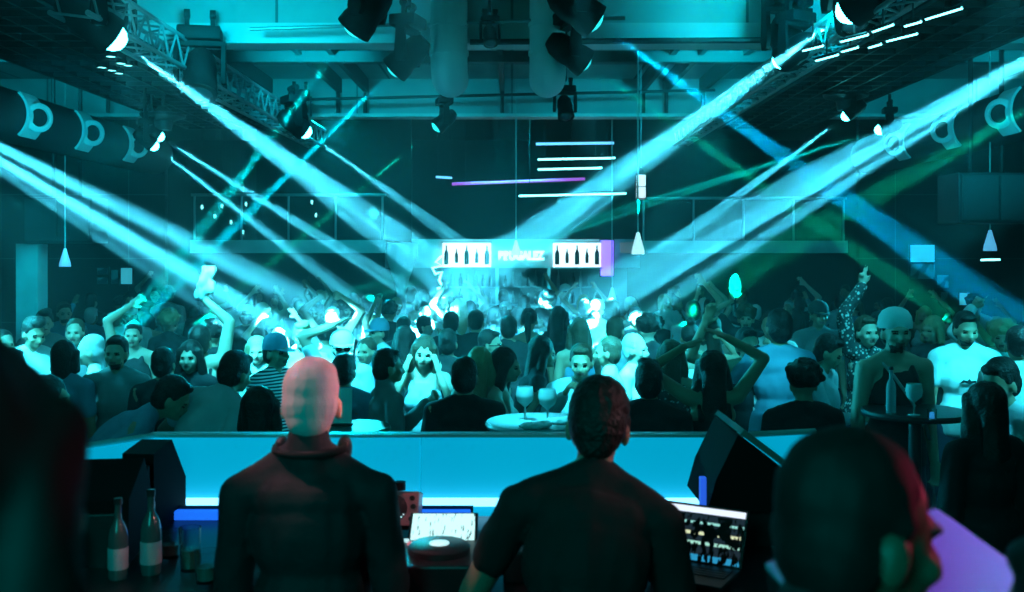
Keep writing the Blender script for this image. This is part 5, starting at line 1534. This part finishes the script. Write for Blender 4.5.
# ------------------------------------------------------------------ lights of the room, with added fill that has no lamp body
w = bpy.data.worlds.new('club'); sc.world = w; w.use_nodes = True
w.node_tree.nodes['Background'].inputs[0].default_value = (.0, .17, .18, 1)
w.node_tree.nodes['Background'].inputs[1].default_value = AMB
W1 = (.0, .64, .84)
for x in (-6.4, -2.6, 2.6, 6.4):
    nm = 'x'
    wash((x, 8.3, 4.45), (x * 1.03, 10.3, 4.8), 96, 340 if abs(x) < 5 else 110, W1, 'small uplighting lamp under the front ceiling beam, ' + nm, fix=False)
    wash((x * .95, 11.2, 4.6), (x, 15.5, 4.9), 76, 560 if abs(x) < 5 else 200, W1, 'x', fix=False)
wash((-2.6, 4.6, 4.2), (-1.2, 11, 1.3), 60, 330, W1, 'wash lamp over the left of the stage shining on the crowd')
wash((2.8, 4.6, 4.2), (1.6, 11, 1.3), 60, 230, W1, 'wash lamp over the right of the stage shining on the crowd')
wash((-3.0, 17.3, 4.85), (-1.4, 9, 1.4), 36, 3600, W1, 'rear wash lamp beyond the left truss shining back at the booth')
wash((3.4, 17.3, 4.85), (.8, 9, 1.4), 36, 3600, W1, 'rear wash lamp beyond the right truss shining back at the booth')
wash((0.0, 17.0, 4.9), (0, 20.4, 2.3), 60, 1500, W1, 'wash lamp over the bar lighting its canopy')
wash((-6.5, 7.6, 4.2), (-3.5, 8.0, 1.4), 24, 8000, (.02, .64, .84), 'narrow wash lamp at the far left lighting two white tops')
wash((6.6, 5.6, 4.2), (4.4, 7.4, 1.4), 40, 900, W1, 'wash lamp at the far right lighting the people at the right edge')
def area(pos, target, size, power, col):
    l = bpy.data.lights.new('stage_light', 'AREA'); l.energy = power; l.size = size; l.color = col
    o = link(bpy.data.objects.new('stage_light', l)); o.location = pos; o.rotation_euler = (V(target) - V(pos)).to_track_quat('-Z', 'Y').to_euler()
PK = (1, .40, .48)
wash((-1.55, 2.75, 3.3), (-.62, 2.85, 1.97), 18, 105, PK, 'x', soft=.05, fix=False)
wash((.75, 2.9, 2.7), (-.55, 2.9, 1.95), 16, 90, PK, 'x', soft=.05, fix=False)
wash((1.5, 2.75, 2.4), (.25, 2.8, 1.86), 30, 20, PK, 'x', soft=.05, fix=False)
wash((1.6, 1.9, 2.15), (.52, 1.3, 2.05), 22, 12, (1, .06, .2), 'x', soft=.03, fix=False)
area((-1.3, -1.2, 3.3), (-.1, 3, 1.6), 1.2, 40, (.0, .9, .85))  # added teal fill behind the camera, lifts the dark backs at the desk
wash((1.35, .9, 2.9), (.78, 1.55, 1.9), 30, 80, (.36, .16, 1), 'x', soft=.04, fix=False)
wash((-3.6, 9.5, 4.2), (-6.26, 13, 1.9), 14, 1200, W1, 'x', fix=False)  # added spot with no lamp body, brightens the left column
wash((-6.8, 11.5, 3.2), (-1.4, 8.2, 1.5), 24, 5000, (.01, .64, .84), 'x', fix=False)  # from here added side spots without fixtures, to brighten the crowd
wash((6.8, 12.5, 3.3), (1.2, 8.4, 1.5), 20, 4500, (.01, .64, .84), 'x', fix=False)
wash((.2, 2.5, 2.8), (-.43, 3.74, 1.45), 9, 30, PK, 'x', soft=.03, fix=False)
wash((-2.6, 6.8, 3.0), (-5.1, 11.3, 3.85), 30, 900, W1, 'x', fix=False)  # added bodiless spots, one per side, brighten the nozzle ducts
wash((3.0, 6.8, 3.0), (5.1, 11.0, 3.85), 34, 500, W1, 'x', fix=False)
wash((-6.8, 13.5, 3.2), (-2.4, 9.4, 1.5), 16, 3500, (.02, .64, .84), 'x', fix=False)
wash((3.4, 12.5, 4.4), (.5, 7.3, 1.4), 12, 3500, (.02, .64, .84), 'x', fix=False)
wash((-2.4, 13.0, 4.3), (-1.0, 7.0, 1.4), 14, 3500, (.02, .64, .84), 'x', fix=False)
wash((5.6, 5.4, 4.3), (5.0, 6.4, 1.5), 40, 600, W1, 'x', fix=False)
WH = (.03, .64, .82)
for p_, q_, a_, w_ in (((-4.4, 6.0, 4.2), (-4.0, 8.6, 1.4), 36, 1300), ((-2.4, 6.0, 4.3), (-2.2, 8.6, 1.4), 36, 1500), ((-.6, 6.0, 4.4), (-.6, 8.6, 1.4), 36, 1500), ((1.2, 6.0, 4.4), (1.0, 8.6, 1.4), 34, 1300),
        ((3.2, 6.0, 4.3), (2.8, 8.4, 1.4), 36, 420), ((5.4, 5.6, 4.3), (4.4, 8.0, 1.4), 38, 420),
        ((-3.9, 6.2, 4.3), (-3.25, 7.7, 1.45), 10, 3000), ((-4.6, 6.2, 4.3), (-4.1, 8.4, 1.4), 10, 3000), ((-2.2, 6.2, 4.3), (-1.9, 9.0, 1.6), 9, 3500), ((-2.8, 6.2, 4.3), (-2.1, 8.3, 1.5), 8, 2500),
        ((.4, 6.2, 4.3), (.78, 7.8, 1.35), 10, 2200), ((1.2, 6.2, 4.3), (1.0, 8.0, 1.45), 9, 2500), ((-1.0, 5.6, 4.3), (-.66, 7.5, 1.35), 8, 1800), ((-1.8, 6.2, 4.3), (-1.36, 8.0, 1.5), 8, 2500),
        ((.5, 5.2, 4.3), (.49, 7.0, 1.4), 8, 1500), ((4.6, 5.2, 4.3), (4.2, 7.2, 1.4), 12, 1800), ((4.0, 5.0, 4.3), (3.6, 7.9, 1.4), 9, 900), ((-.2, 4.9, 4.3), (.1, 5.7, 1.3), 12, 900)):
    wash(p_, q_, a_, w_ * (1.9 if a_ > 20 else 2.8), WH, 'x', soft=.06, fix=False)  # added unseen spots without fixtures, brightening faces and single figures
wash((4.3, 3.9, 4.2), (2.72, 5.4, 1.3), 15, 1500, WH, 'x', soft=.06, fix=False)  # further added spots for people towards the right
wash((4.6, 5.2, 4.3), (3.5, 7.0, 1.5), 12, 2500, WH, 'x', soft=.06, fix=False)
wash((1.6, 5.2, 4.3), (1.95, 7.4, 1.4), 9, 1100, WH, 'x', soft=.06, fix=False)
